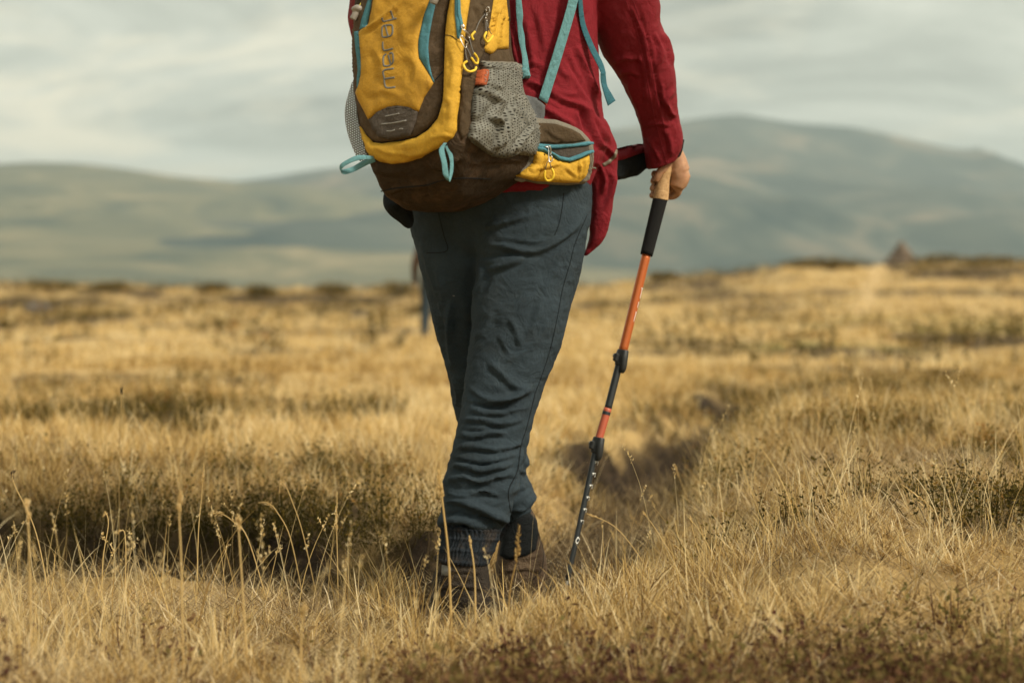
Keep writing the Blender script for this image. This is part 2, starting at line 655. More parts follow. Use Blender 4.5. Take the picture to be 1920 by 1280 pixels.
# ================================================================== THE SETTING
def seg_dist(x, y, pts):
    """distance to a polyline and the position along it"""
    best = np.full(np.shape(x), 1e9); al = np.zeros(np.shape(x)); sd = np.zeros(np.shape(x))
    for k in range(len(pts) - 1):
        a, b = np.array(pts[k]), np.array(pts[k + 1])
        d = b - a
        t = np.clip(((x - a[0]) * d[0] + (y - a[1]) * d[1]) / (d @ d), 0, 1)
        ex, ey = x - (a[0] + t * d[0]), y - (a[1] + t * d[1])
        ds = np.hypot(ex, ey)
        m = ds < best
        best = np.where(m, ds, best); al = np.where(m, k + t, al); sd = np.where(m, d[0] * ey - d[1] * ex, sd)
    return best, al, np.sign(sd)
PATH = [(-0.55, 2.2), (-0.28, 3.3), (-0.12, 3.85), (0.03, 4.2), (0.24, 4.9), (0.42, 5.7), (0.52, 6.6), (0.80, 8.0), (1.25, 9.6), (1.60, 11.2), (2.4, 14.0), (5.5, 24.0)]
DITCH = [(-3.4, 5.25), (-2.0, 4.95), (-1.2, 4.72), (-0.62, 4.55), (-0.2, 4.35)]
CREST_S = [-900, 0, 150, 300, 450, 700, 1000, 1100, 1250, 1400, 1500, 1650, 1920, 2800]
CREST_Z = [0.9, 0.93, 0.88, 0.76, 0.68, 0.62, 0.66, 0.72, 1.12, 1.46, 1.68, 1.78, 1.84, 2.1]
def height(x, y):
    x = np.asarray(x, float); y = np.asarray(y, float)
    s = 960 + x / np.maximum(y, 1.0) * FPX
    near = 1 - smooth(9, 20, y)
    z = near * 0.06 * smooth(2.0, 3.6, y)
    z = z - 0.075 * (1 - smooth(-0.45, -0.15, x)) * smooth(2.9, 3.5, y) * (1 - smooth(4.45, 4.75, y - 0.12 * (-0.6 - x)))
    # bank on the right of the trail, heath bank behind the ditch on the left
    z = z + 0.15 * smooth(0.35, 0.85, x - 0.10 * (y - 4)) * smooth(2.6, 3.9, y) * (1 - smooth(6.0, 9.5, y))
    z = z + 0.035 * (1 - smooth(-0.55, -0.1, x)) * smooth(4.75, 5.25, y - 0.12 * (-0.6 - x)) * (1 - smooth(6.6, 8.6, y))
    z = z + 0.10 * np.exp(-((x + 1.3) / 0.6) ** 2 - ((y - 2.6) / 0.45) ** 2)
    z = z + (0.13 + 0.05 * fbm2(x, y, 1.2, 2, 14.)) * (1 - smooth(2.15, 2.95, y)) * smooth(0.8, 1.6, y)
    # hummocks
    n1 = fbm2(x, y, 1.7, 4, 3.1); n2 = fbm2(x, y, 0.35, 3, 9.2)
    z = z + 0.028 * n1 * smooth(1.0, 3.0, y) * (1 - smooth(30, 90, y) * 0.5) + 0.07 * n2 * smooth(7, 16, y)
    z = z + 0.10 * fbm2(x, y, 0.8, 3, 21.7) * smooth(40, 62, y)
    # far rise
    crest = np.interp(s, CREST_S, CREST_Z)
    start = np.interp(s, [0, 900, 1100, 1400], [56, 56, 46, 40])
    t = np.clip((y - start) / (75 - start), 0, 1)
    z = z + crest * (t * t * (3 - 2 * t))
    z = z - 11.0 * smooth(80, 170, y)
    # worn trail and the ditch
    d, al, sd = seg_dist(x, y, PATH)
    wob = 0.05 * fbm2(x, y, 4.0, 2, 5.5)
    cut = 1 - smooth(0.15, 0.34, d + wob - 0.09 * np.exp(-((y - 4.1) / .45) ** 2))
    floor = np.interp(y, [2.2, 3.85, 4.2, 5.0, 7.0, 11.0, 24.0], [0.02, 0.004, -0.035, -0.05, -0.07, -0.05, 0.0])
    pn = cut * (1 - smooth(12, 22, y)) * smooth(2.5, 3.1, y)
    z = z * (1 - pn) + (floor + 0.010 * n1) * pn
    d2, _, _ = seg_dist(x, y, DITCH)
    cut2 = 1 - smooth(0.09, 0.17, d2 + wob * 0.6)
    z = z * (1 - cut2) + (-0.27 + 0.03 * n1) * cut2
    z = z + (0.022 * fbm2(x, y, 13.0, 3, 88.) + .02 * fbm2(x, y, 5.0, 2, 31.)) * (1 - smooth(0.22, 0.4, d2))
    # peat hollows beside the trail further out
    for (hx, hy, rx, ry, dp) in HOLLOWS:
        e = ((x - hx) / rx) ** 2 + ((y - hy) / ry) ** 2 + wob * 3
        z = z - dp * (1 - smooth(0.55, 1.1, e))
    return z
def ground_xy(px, py):
    Y = CAM_Z * FPX / (py - 540.0)
    return ((px - 960) / FPX * Y, Y)
HOLLOWS = []
for (px, py, rx, ry, dp) in [(1075, 905, 0.26, 0.22, 0.14), (1130, 880, 0.20, 0.30, 0.18), (1195, 866, 0.26, 0.30, 0.19), (1255, 846, 0.20, 0.35, 0.18), (1310, 828, 0.24, 0.40, 0.16), (1345, 800, 0.16, 0.4, 0.12), (1375, 768, 0.24, 0.9, 0.16), (1545, 764, 0.36, 0.5, 0.12),
                             (1612, 803, 0.34, 0.4, 0.12), (1530, 690, 0.9, 0.8, 0.14), (1640, 700, 0.7, 0.6, 0.12), (200, 735, 0.6, 0.5, 0.1)]:
    gx, gy = ground_xy(px, py)
    HOLLOWS.append((gx, gy, rx, ry, dp))

# species masks, all in ground coordinates
HEATH_PX = [(200, 812, 340, 19), (560, 810, 120, 12), (690, 800, 70, 9), (330, 850, 120, 10), (1880, 868, 70, 36), (1905, 975, 60, 34), (1690, 868, 70, 15),
            (40, 610, 110, 18), (1860, 640, 170, 14), (1560, 655, 120, 8), (70, 760, 60, 14)]
HEATH = []
for (px, py, rx, ry) in HEATH_PX:
    gx, gy = ground_xy(px, py)
    gx0, gy0 = ground_xy(px, py + ry); gx1, gy1 = ground_xy(px, py - ry)
    HEATH.append((gx, (gy0 + gy1) / 2, rx / FPX * gy, (gy1 - gy0) / 2))
def heath_mask(x, y):
    n = fbm2(x, y, 1.3, 3, 31.0)
    m = np.zeros(np.shape(x))
    for (hx, hy, rx, ry) in HEATH:
        e = np.sqrt(((x - hx) / rx) ** 2 + ((y - hy) / ry) ** 2)
        m = np.maximum(m, 1 - smooth(0.75, 1.15, e + 0.3 * n))
    # the bank over the ditch
    nb_ = fbm2(x, y, 3.1, 3, 19.0)
    bank = (1 - smooth(-0.42, -0.22, x + .12 * nb_)) * smooth(4.60, 4.74, y - 0.14 * (-0.6 - x) + .16 * nb_) * (1 - smooth(5.35, 5.95, y + 0.55 * n)) * (.62 + .38 * smooth(-.45, .1, nb_))
    dp_, al_, sd_ = seg_dist(x, y, PATH)
    edge = smooth(.16, .22, dp_) * (1 - smooth(.34, .5, dp_ + .1 * nb_)) * smooth(4.7, 5.2, y) * (1 - smooth(9.5, 11, y)) * smooth(-.25, .15, nb_) * np.where(sd_ > 0, 1.0, .6)
    m = np.maximum(m, edge * .9)
    m = np.maximum(m, bank)
    # brown heath hummocks on the rise
    far = smooth(44, 58, y) * smooth(-0.1, 0.3, fbm2(x, y, 0.30, 3, 44.0) + 0.12)
    # scattered small patches in the meadow and on the right bank
    sm = smooth(.42, .65, fbm2(x, y, 1.5, 3, 123.0)) * smooth(.3, .7, x) * smooth(3.3, 3.8, y) * (1 - smooth(8, 9, y))
    md = smooth(.30, .60, fbm2(x, y, .42, 3, 140.0)) * smooth(9, 12, y)
    return np.clip(np.maximum(np.maximum(m, far), np.maximum(sm * .8, md * .75)), 0, 1)
def bare_mask(x, y):
    n = fbm2(x, y, 5.0, 3, 12.0)
    d, _, _ = seg_dist(x, y, PATH)
    d2, _, _ = seg_dist(x, y, DITCH)
    b = np.maximum((1 - smooth(0.10, 0.26, d + 0.05 * n)) * (1 - smooth(8, 13, y)) * (0.25 + 0.75 * smooth(3.3, 3.9, y)), 1 - smooth(0.14, 0.26, d2 + 0.05 * n))
    for (hx, hy, rx, ry, dp) in HOLLOWS:
        e = ((x - hx) / rx) ** 2 + ((y - hy) / ry) ** 2
        b = np.maximum(b, 1 - smooth(0.8, 1.7, e + 0.3 * n))
    return np.clip(b, 0, 1)

# ground: one sheet out to the horizon, fine where the camera stands
tcol = np.concatenate([-np.geomspace(3000, 0.56, 26), np.linspace(-0.54, 0.54, 280), np.geomspace(0.56, 3000, 26)])
yrow = np.concatenate([-np.geomspace(4400, 1.0, 14), [0.0], np.geomspace(0.8, 130, 370), np.geomspace(150, 4400, 26)])
TT, YY = np.meshgrid(tcol, yrow)
XX = np.sign(TT) * np.minimum(np.abs(TT) * (np.maximum(YY, 0) + 0.8), 4400 + np.abs(TT) * 0.01)
gx, gy = XX.ravel(), YY.ravel()
gz = height(gx, gy)
nr, nc = XX.shape
ii = np.arange(nr * nc).reshape(nr, nc)
gf = np.stack([ii[:-1, :-1], ii[:-1, 1:], ii[1:, 1:], ii[1:, :-1]], -1).reshape(-1, 4)
m, n, l = new_mat('ground')
b = principled(n, l, 0.95, 0.1)
tc = n.new('ShaderNodeTexCoord').outputs['Object']
bare = n.new('ShaderNodeAttribute'); bare.attribute_name = 'bare'
hea = n.new('ShaderNodeAttribute'); hea.attribute_name = 'heath'
green = n.new('ShaderNodeAttribute'); green.attribute_name = 'green'
c1 = ramp(n, l, noise_node(n, l, tc, 0.45, 6, 0.62), [(0.30, (0.40, 0.265, 0.10)), (0.52, (0.53, 0.365, 0.145)), (0.72, (0.62, 0.45, 0.20))])
c2 = ramp(n, l, noise_node(n, l, tc, 14, 6, 0.7, 0.4), [(0.25, (0.07, 0.045, 0.022)), (0.5, (0.27, 0.18, 0.085)), (0.75, (0.50, 0.37, 0.19))])
c = mixc(n, l, 0.45, c1, c2)
c = mixc(n, l, ramp(n, l, green.outputs['Fac'], [(0, (0, 0, 0)), (1, (0.8, 0.8, 0.8))]), c, (0.20, 0.18, 0.05))
hc = ramp(n, l, noise_node(n, l, tc, 3.0, 6, 0.65), [(0.3, (0.05, 0.032, 0.018)), (0.6, (0.13, 0.088, 0.042)), (0.8, (0.24, 0.17, 0.08))])
c = mixc(n, l, hea.outputs['Fac'], c, hc)
sl = ramp(n, l, noise_node(n, l, tc, 22, 7, 0.7, 0.5), [(0.3, (0.012, 0.009, 0.006)), (0.55, (0.034, 0.024, 0.016)), (0.75, (0.10, 0.07, 0.042))])
c = mixc(n, l, bare.outputs['Fac'], c, sl)
trl = n.new('ShaderNodeAttribute'); trl.attribute_name = 'trail'
c = mixc(n, l, trl.outputs['Fac'], c, (0.46, 0.325, 0.16))
l.new(c, b.inputs['Base Color'])
bp = n.new('ShaderNodeBump'); bp.inputs['Strength'].default_value = 0.7; bp.inputs['Distance'].default_value = 0.02
l.new(noise_node(n, l, tc, 45, 7, 0.7), bp.inputs['Height']); l.new(bp.outputs[0], b.inputs['Normal'])
gs = 960 + gx / np.maximum(gy, 1) * FPX
# pale trail climbing the far rise on the right
trail = (1 - smooth(9, 17, np.abs(gs - np.interp(gy, [40, 50, 75], [1600, 1625, 1655])))) * smooth(40, 48, gy) * (1 - smooth(76, 80, gy))
hm = heath_mask(gx, gy) * (1 - trail)
bm_ = bare_mask(gx, gy) * smooth(0.5, 2.0, gy)
gm = smooth(0.15, 0.6, fbm2(gx, gy, 0.22, 3, 71.0)) * smooth(12, 20, gy) * (1 - smooth(38, 46, gy)) * smooth(1100, 1500, gs)
ground = mesh_obj('ground', np.stack([gx, gy, gz], 1), gf, 'ground', attrs={'bare': bm_, 'heath': hm, 'green': gm, 'trail': trail})
tag(ground, 'dry golden moorland ground with worn trail', kind='structure')

# far mountains, each a solid hill with its own slopes
def mountain(name, label, ridge_s, ridge_y, Yr, Y0, mat, seed, s0, s1, rough):
    ns, nt = 200, 56
    S = np.linspace(s0, s1, ns)
    tt = np.concatenate([np.linspace(0, 1, nt), 1 + np.linspace(0.04, 0.6, 12)])
    SS, T = np.meshgrid(S, tt)
    Y = Y0 + (Yr - Y0) * T
    crest = (540 - np.interp(SS, ridge_s, ridge_y)) / FPX * Yr
    # smooth the crest line a little
    X = (SS - 960) / FPX * Yr * (0.55 + 0.45 * T)
    g = np.where(T <= 1, np.clip(T, 0, 1) ** 1.25, 1 - (T - 1) * 1.4)
    nz = fbm2(X.ravel(), Y.ravel(), 1 / 260.0, 5, seed).reshape(X.shape)
    Z = -12 + (crest + 12 + CAM_Z) * g + rough * nz * np.clip(T * (1.02 - T) * 4, 0, 1) * (crest / 200) + 1.2 * nz * np.clip(T, 0, 1)
    idx = np.arange(X.size).reshape(X.shape)
    f = np.stack([idx[:-1, :-1], idx[:-1, 1:], idx[1:, 1:], idx[1:, :-1]], -1).reshape(-1, 4)
    o = mesh_obj(name, np.stack([X.ravel(), Y.ravel(), Z.ravel()], 1), f, mat)
    tag(o, label, kind='structure')
    return o
def rock_mat(name, a, b_, c_, scale):
    m, n, l = new_mat(name)
    b = principled(n, l, 0.95, 0.1)
    tc = n.new('ShaderNodeTexCoord').outputs['Object']
    f = noise_node(n, l, tc, scale, 7, 0.62, 0.8, mapping=(1, 0.6, 1.6))
    l.new(ramp(n, l, f, [(0.32, a), (0.52, b_), (0.70, c_)]), b.inputs['Base Color'])
rock_mat('slope_near', (0.05, 0.07, 0.06), (0.13, 0.13, 0.085), (0.25, 0.21, 0.13), 0.013)
rock_mat('slope_far', (0.022, 0.044, 0.048), (0.07, 0.088, 0.078), (0.21, 0.175, 0.13), 0.0085)
mountain('mountain', 'long rounded grey green hill on the left horizon', [-1500, -500, -200, 0, 60, 150, 250, 330, 430, 520, 640, 760, 900, 1100, 1300, 1600],
         [420, 350, 318, 309, 306, 309, 321, 333, 341, 346, 356, 372, 395, 430, 470, 530], 1500, 420, 'slope_near', 4.4, -1400, 1500, 14)
mountain('mountain', 'broad hazy blue green mountain rising on the right horizon', [-1200, -300, 200, 430, 520, 600, 700, 850, 1000, 1160, 1250, 1330, 1390, 1440, 1500, 1600, 1659, 1769, 1808, 1843, 1857, 1885, 1920, 2050, 2300, 2800],
         [430, 400, 370, 342, 332, 320, 310, 296, 268, 243, 228, 217, 212, 221, 231, 240, 251, 279, 284, 278, 293, 298, 314, 375, 430, 480], 2300, 560, 'slope_far', 8.8, -1100, 2900, 22)

# the air: one closed box of pale haze round everything
hz = 335.0
HX, HY0, HY1 = 4700.0, -4600.0, 4600.0
hv = [(x, y, z) for z in (-40.0, hz) for y in (HY0, HY1) for x in (-HX, HX)]
hf = [(0, 2, 3, 1), (4, 5, 7, 6), (0, 1, 5, 4), (2, 6, 7, 3), (0, 4, 6, 2), (1, 3, 7, 5)]
m, n, l = new_mat('haze')
o_ = n.new('ShaderNodeOutputMaterial')
v_ = n.new('ShaderNodeVolumePrincipled')
v_.inputs['Color'].default_value = (0.74, 0.87, 0.90, 1)
v_.inputs['Density'].default_value = 0.00032
v_.inputs['Anisotropy'].default_value = 0.2
l.new(v_.outputs[0], o_.inputs['Volume'])
haze = mesh_obj('haze', hv, hf, 'haze', smooth_shade=False)
tag(haze, 'pale haze in the air before the mountains', kind='stuff')

# ------------------------------------------------------------------ vegetation: every blade and leaf real, each cover one mass nobody could count
def foliage(name, stops, trans=0.35, rough=0.75):
    m, n, l = new_mat(name)
    o = n.new('ShaderNodeOutputMaterial')
    at = n.new('ShaderNodeAttribute'); at.attribute_name = 'tint'
    c = ramp(n, l, at.outputs['Fac'], stops)
    d = n.new('ShaderNodeBsdfDiffuse')
    t = n.new('ShaderNodeBsdfTranslucent')
    l.new(c, d.inputs['Color']); l.new(c, t.inputs['Color'])
    ms = n.new('ShaderNodeMixShader'); ms.inputs[0].default_value = trans
    l.new(d.outputs[0], ms.inputs[1]); l.new(t.outputs[0], ms.inputs[2])
    l.new(ms.outputs[0], o.inputs['Surface'])
    return m
foliage('dry_grass', [(0.0, (0.15, 0.088, 0.036)), (0.3, (0.41, 0.265, 0.092)), (0.65, (0.66, 0.475, 0.20)), (1.0, (0.86, 0.72, 0.44))], 0.4)
foliage('thatch', [(0.0, (0.07, 0.045, 0.026)), (0.5, (0.32, 0.235, 0.125)), (1.0, (0.68, 0.56, 0.36))], 0.25)
foliage('heath_leaf', [(0.0, (0.040, 0.034, 0.012)), (0.35, (0.105, 0.078, 0.018)), (0.7, (0.20, 0.13, 0.03)), (1.0, (0.27, 0.13, 0.035))], 0.3)
foliage('bilberry_leaf', [(0.0, (0.080, 0.034, 0.026)), (0.3, (0.15, 0.078, 0.042)), (0.6, (0.23, 0.155, 0.06)), (1.0, (0.16, 0.13, 0.045))], 0.35)
solid('twig', (0.07, 0.045, 0.03), 0.9)
solid('seed_dark', (0.045, 0.03, 0.02), 0.9)

def quick_mesh(name, v, tri, mat, tint):
    me = bpy.data.meshes.new(name)
    nv, nt = len(v), len(tri)
    me.vertices.add(nv); me.loops.add(nt * 3); me.polygons.add(nt)
    me.vertices.foreach_set('co', v.astype(np.float32).ravel())
    me.loops.foreach_set('vertex_index', tri.astype(np.int32).ravel())
    me.polygons.foreach_set('loop_start', np.arange(0, nt * 3, 3, dtype=np.int32))
    a = me.attributes.new('tint', 'FLOAT', 'POINT')
    a.data.foreach_set('value', tint.astype(np.float32))
    me.materials.append(MATS[mat])
    me.update(calc_edges=True)
    o = bpy.data.objects.new(name, me)
    COL.objects.link(o)
    return o
def blades(base, az, ln, lean, droop, wid, tint, seg, wob=0.004):
    """N bent, pointed strips -> verts, triangles, tint"""
    N = len(az)
    t = np.linspace(0, 1, seg + 1)
    ang = lean[:, None] + droop[:, None] * t[None, :] ** 1.3
    ds = (ln / seg)[:, None]
    r = np.concatenate([np.zeros((N, 1)), np.cumsum(np.sin(ang[:, :-1]) * ds, 1)], 1)
    z = np.concatenate([np.zeros((N, 1)), np.cumsum(np.cos(ang[:, :-1]) * ds, 1)], 1)
    ca, sa = np.cos(az), np.sin(az)
    d = np.stack([ca, sa, 0 * ca], 1); s = np.stack([-sa, ca, 0 * ca], 1)
    tw = rng.uniform(0, math.pi, N)
    side = s * np.cos(tw)[:, None] + d * np.sin(tw)[:, None]
    c = base[:, None, :] + r[:, :, None] * d[:, None, :] + z[:, :, None] * np.array([0, 0, 1.0]) + (rng.normal(0, wob, (N, 1)) * np.sin(t * 4.5)[None, :])[:, :, None] * s[:, None, :]
    w = (wid / 2)[:, None] * (1 - 0.55 * t[:-1] ** 2)[None, :]
    k = 2 * seg + 1
    v = np.empty((N, k, 3))
    v[:, 0:2 * seg:2] = c[:, :-1] - side[:, None, :] * w[:, :, None]
    v[:, 1:2 * seg:2] = c[:, :-1] + side[:, None, :] * w[:, :, None]
    v[:, 2 * seg] = c[:, -1]
    tri = []
    for i in range(seg - 1):
        tri += [(2 * i, 2 * i + 1, 2 * i + 3), (2 * i, 2 * i + 3, 2 * i + 2)]
    tri.append((2 * seg - 2, 2 * seg - 1, 2 * seg))
    T = (np.array(tri)[None] + (np.arange(N) * k)[:, None, None]).reshape(-1, 3)
    tn = np.repeat(np.clip(tint, 0, 1)[:, None], k, 1)
    return v.reshape(-1, 3), T, tn.ravel()
def leaves(pos, size, ratio, tint, up=0.5):
    N = len(pos)
    nrm = rng.normal(0, 1, (N, 3)); nrm[:, 2] = np.abs(nrm[:, 2]) + .2
    u = rng.normal(0, 1, (N, 3)); u[:, 2] += up
    a = np.cross(nrm, u); a /= np.linalg.norm(a, axis=1)[:, None] + 1e-9
    u /= np.linalg.norm(u, axis=1)[:, None] + 1e-9
    L = size[:, None]; W = size[:, None] * ratio * .5
    v = np.stack([pos, pos + u * L * .5 + a * W, pos + u * L, pos + u * L * .45 - a * W], 1)
    T = (np.array([(0, 1, 2), (0, 2, 3)])[None] + (np.arange(N) * 4)[:, None, None]).reshape(-1, 3)
    return v.reshape(-1, 3), T, np.repeat(np.clip(tint, 0, 1), 4)
class Mass:
    def __init__(self): self.v, self.t, self.n, self.k = [], [], [], 0
    def add(self, vtn):
        v, t, n = vtn
        self.v.append(v); self.t.append(t + self.k); self.n.append(n); self.k += len(v)
    def build(self, name, mat, label):
        o = quick_mesh(name, np.concatenate(self.v), np.concatenate(self.t), mat, np.concatenate(self.n))
        return tag(o, label, kind='stuff')
def fan(n, y0, y1, half=0.36, margin=0.42, even=1.0):
    """points over the ground in front of the camera; even = 1 is uniform per area"""
    u = rng.uniform(0, 1, n)
    e = 1.0 + even
    y = (y0 ** e + u * (y1 ** e - y0 ** e)) ** (1 / e)
    x = rng.uniform(-1, 1, n) * (half * y + margin)
    return x, y
def keep(x, y, p):
    k = rng.uniform(0, 1, len(x)) < p
    return x[k], y[k]
FEET = [(-0.125, 3.86, 0.16), (0.05, 4.26, 0.17), (0.128, 4.05, 0.14), (0.115, 3.85, 0.12), (0.11, 3.68, 0.10)]
def clear_feet(x, y):
    p = np.ones(len(x))
    for (fx, fy, r) in FEET:
        p = np.minimum(p, smooth(r * .55, r, np.hypot(x - fx, y - fy)))
    return p
def LEFT(x, y):
    return (1 - smooth(-.45, -.2, x)) * smooth(3.1, 3.6, y) * (1 - smooth(4.6, 5, y))
def tussocks(mass, x, y, scl, per, seg, H=(.11, .19), spread=.028, lean=(.02, .6), droop=(.1, 1.5), wid=(.0011, .0027), hue=.5, hue_sd=.16, blade_sd=.2, lenv=(.45, 1.25)):
    k = len(x)
    cnt = rng.poisson(per, k)
    idx = np.repeat(np.arange(k), cnt)
    N = len(idx)
    rr = np.abs(rng.normal(0, 1, N)) * spread * scl[idx]; aa = rng.uniform(0, 6.283, N)
    bx, by = x[idx] + rr * np.cos(aa), y[idx] + rr * np.sin(aa)
    base = np.stack([bx, by, height(bx, by) - .008], 1)
    az = np.where(rng.uniform(0, 1, N) < .4, rng.uniform(0, 6.283, N), aa + rng.normal(0, .5, N))
    h = rng.uniform(*H, k)[idx] * rng.uniform(*lenv, N) * scl[idx]
    hu = (hue + rng.normal(0, hue_sd, k) + .16 * fbm2(x, y, .55, 3, 77.))[idx] + rng.normal(0, blade_sd, N)
    mass.add(blades(base, az, h, rng.uniform(*lean, N), rng.uniform(*droop, N), rng.uniform(*wid, N) * np.sqrt(np.maximum(1, y[idx] / 4.2)), hu, seg))
grass = Mass()
# short fine tussocks round the hiker
x, y = fan(8200, 1.7, 6.2, even=0.6)
pt = np.clip(0.42 + 0.6 * fbm2(x, y, 1.6, 3, 50.) + 0.9 * fbm2(x, y, 5.2, 2, 57.), 0.05, 1) * (1 - .8 * (1 - smooth(2.6, 3.05, y)) * smooth(-.35, .15, x))
x, y = keep(x, y, pt * (1 - 0.95 * bare_mask(x, y)) * (1 - 0.97 * heath_mask(x, y)) * clear_feet(x, y) * (1 - .5 * LEFT(x, y)))
scl = rng.uniform(.5, 1.15, len(x)) * np.interp(y, [1.7, 2.6, 3.4, 8], [.75, .75, .85, 1.0]) * (1 - 0.4 * smooth(.3, .8, x) * smooth(3.2, 3.8, y) * (1 - smooth(5, 5.6, y))) * (1 - 0.5 * LEFT(x, y))
tussocks(grass, x, y, scl, 38, 4, H=(.07, .18), lean=(.02, .95), droop=(-.2, 1.5), hue=.52, hue_sd=.22, blade_sd=.28)
n_near = grass.k
# stray blades and taller open tufts
x, y = fan(2600, 2.2, 7.0, even=0.5)
pt = np.clip(0.12 + 0.8 * fbm2(x, y, 0.9, 3, 61.), 0.0, 1) * (1 - 0.7 * smooth(-.15, .2, x) * (1 - smooth(4.6, 5.5, y)))
x, y = keep(x, y, pt * (1 - bare_mask(x, y)) * (1 - 0.88 * heath_mask(x, y)) * clear_feet(x, y) * (1 - .75 * LEFT(x, y)))
tussocks(grass, x, y, rng.uniform(.5, 1.05, len(x)), 10, 6, H=(.16, .32), spread=.09, lean=(.02, .6), droop=(-.2, 1.1), wid=(.001, .0024), hue=.65, blade_sd=.25)
x, y = fan(620, 2.3, 6.5, even=0.4)
x, y = keep(x, y, (1 - bare_mask(x, y)) * clear_feet(x, y) * (.3 + .7 * (1 - smooth(-.6, .2, x))))
N = len(x)
sb = np.stack([x, y, height(x, y)], 1); sz = rng.uniform(0, 6.283, N); sl_ = rng.uniform(.15, .36, N); sn = rng.uniform(.02, .3, N); sd2 = rng.uniform(0, .7, N)
vtn = blades(sb, sz, sl_, sn, sd2, rng.uniform(.0012, .0018, N), rng.normal(.7, .15, N), 7, .003)
grass.add(vtn)
tipv = vtn[0].reshape(N, 15, 3)
hp_ = []
for q_ in range(14):
    t_ = q_ / 13.0
    hp_.append(tipv[:, 12] * (1 - t_) + tipv[:, 14] * t_ + rng.normal(0, .0012, (N, 3)))
grass.add(leaves(np.concatenate(hp_), rng.uniform(.005, .009, N * 14), .45, rng.normal(.72, .18, N * 14), 1.5))
grass.build('dry_grass', 'dry_grass', 'fine golden dry grass growing beside the trail')
mid = Mass()
x, y = fan(9300, 6.0, 15.0, half=.40, even=0.5)
pt = np.clip(0.5 + 0.8 * fbm2(x, y, .8, 3, 80.), 0.1, 1)
x, y = keep(x, y, pt * (1 - bare_mask(x, y)) * (1 - 0.93 * heath_mask(x, y)))
tussocks(mid, x, y, rng.uniform(.45, 1.0, len(x)), 19, 2, spread=.07, wid=(.0025, .005), hue=.58)
x, y = fan(5600, 14.0, 80.0, half=.42, even=0.25)
tr_ = (1 - smooth(16, 26, np.abs(960 + x / y * FPX - np.interp(y, [40, 50, 75], [1600, 1625, 1655])))) * smooth(40, 48, y)
x, y = keep(x, y, (1 - 0.92 * heath_mask(x, y)) * .95 * (1 - .8 * tr_))
tussocks(mid, x, y, np.interp(y, [14, 40, 80], [1.0, 1.3, 1.7]) * rng.uniform(.6, 1.1, len(x)), 18, 2, spread=.14, wid=(.004, .008), hue=.62)
mid.build('meadow_grass', 'dry_grass', 'golden grass filling the blurred meadow behind the hiker')
th = Mass()
x, y = fan(95000, 2.1, 7.0, even=0.5)
x, y = keep(x, y, (1 - 0.5 * bare_mask(x, y)) * (1 - 0.9 * heath_mask(x, y)) * np.maximum(.4, clear_feet(x, y)))
N = len(x)
th.add(blades(np.stack([x, y, height(x, y) + rng.uniform(-.004, .018, N)], 1), rng.uniform(0, 6.283, N), rng.uniform(.035, .12, N), rng.uniform(.8, 1.55, N), rng.uniform(-.6, .7, N),
              rng.uniform(.0011, .0028, N), rng.normal(.42, .3, N), 2, .006))
x, y = fan(150000, 4.0, 9.0, even=0.3)
x, y = keep(x, y, smooth(.35, .8, bare_mask(x, y)) * .55 * clear_feet(x, y))
N = len(x)
th.add(blades(np.stack([x, y, height(x, y) + rng.uniform(-.01, .02, N)], 1), rng.uniform(0, 6.283, N), rng.uniform(.04, .13, N), rng.uniform(.3, 1.6, N), rng.uniform(-.6, 1.2, N), rng.uniform(.0012, .003, N) * np.sqrt(np.maximum(1, y / 4.5)), rng.normal(.16, .18, N), 2, .008))
th.build('dead_grass', 'thatch', 'matted pale dead grass lying on the near ground')
def shrubs(mass, x, y, scl, ntw, nleaf, H, spread, lsize, ratio, hue, hue_sd, leaf_sd):
    k = len(x)
    idx = np.repeat(np.arange(k), ntw)
    N = len(idx)
    aa = rng.uniform(0, 6.283, N); r0 = rng.uniform(0, spread, N) * scl[idx]; ln = rng.uniform(.55, 1.15, N) * H * scl[idx]
    lean = rng.uniform(0, .9, N)
    d = np.stack([np.cos(aa) * np.sin(lean), np.sin(aa) * np.sin(lean), np.cos(lean)], 1)
    b = np.stack([x[idx] + r0 * np.cos(aa), y[idx] + r0 * np.sin(aa), np.zeros(N)], 1)
    b[:, 2] = height(b[:, 0], b[:, 1])
    j = np.repeat(np.arange(N), nleaf)
    t = rng.uniform(.1, 1, len(j))
    pos = b[j] + d[j] * (t * ln[j])[:, None] + rng.normal(0, .006, (len(j), 3)) * scl[idx][j][:, None]
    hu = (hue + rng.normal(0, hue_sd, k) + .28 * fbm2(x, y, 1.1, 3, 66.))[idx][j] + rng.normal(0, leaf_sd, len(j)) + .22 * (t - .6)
    mass.add(leaves(pos, lsize * rng.uniform(.6, 1.3, len(j)) * scl[idx][j], ratio, hu))
    # twigs
    mass.add(blades(b, aa, ln * .95, lean, rng.normal(0, .15, N), .003 * scl[idx], rng.uniform(0, .15, N), 2))
he = Mass()
x, y = fan(12000, 3.3, 12.0, even=0.4)
x, y = keep(x, y, heath_mask(x, y) ** 1.1 * (1 - 0.6 * bare_mask(x, y)) * np.interp(y, [3.3, 6.5, 7.5, 12], [1, 1, .5, .4]))
shrubs(he, x, y, rng.uniform(.6, 1.15, len(x)) * np.interp(y, [4, 7, 12], [1, 1.2, 1.5]), 7, 10, .115, .10, .0115, .52, .31, .22, .26)
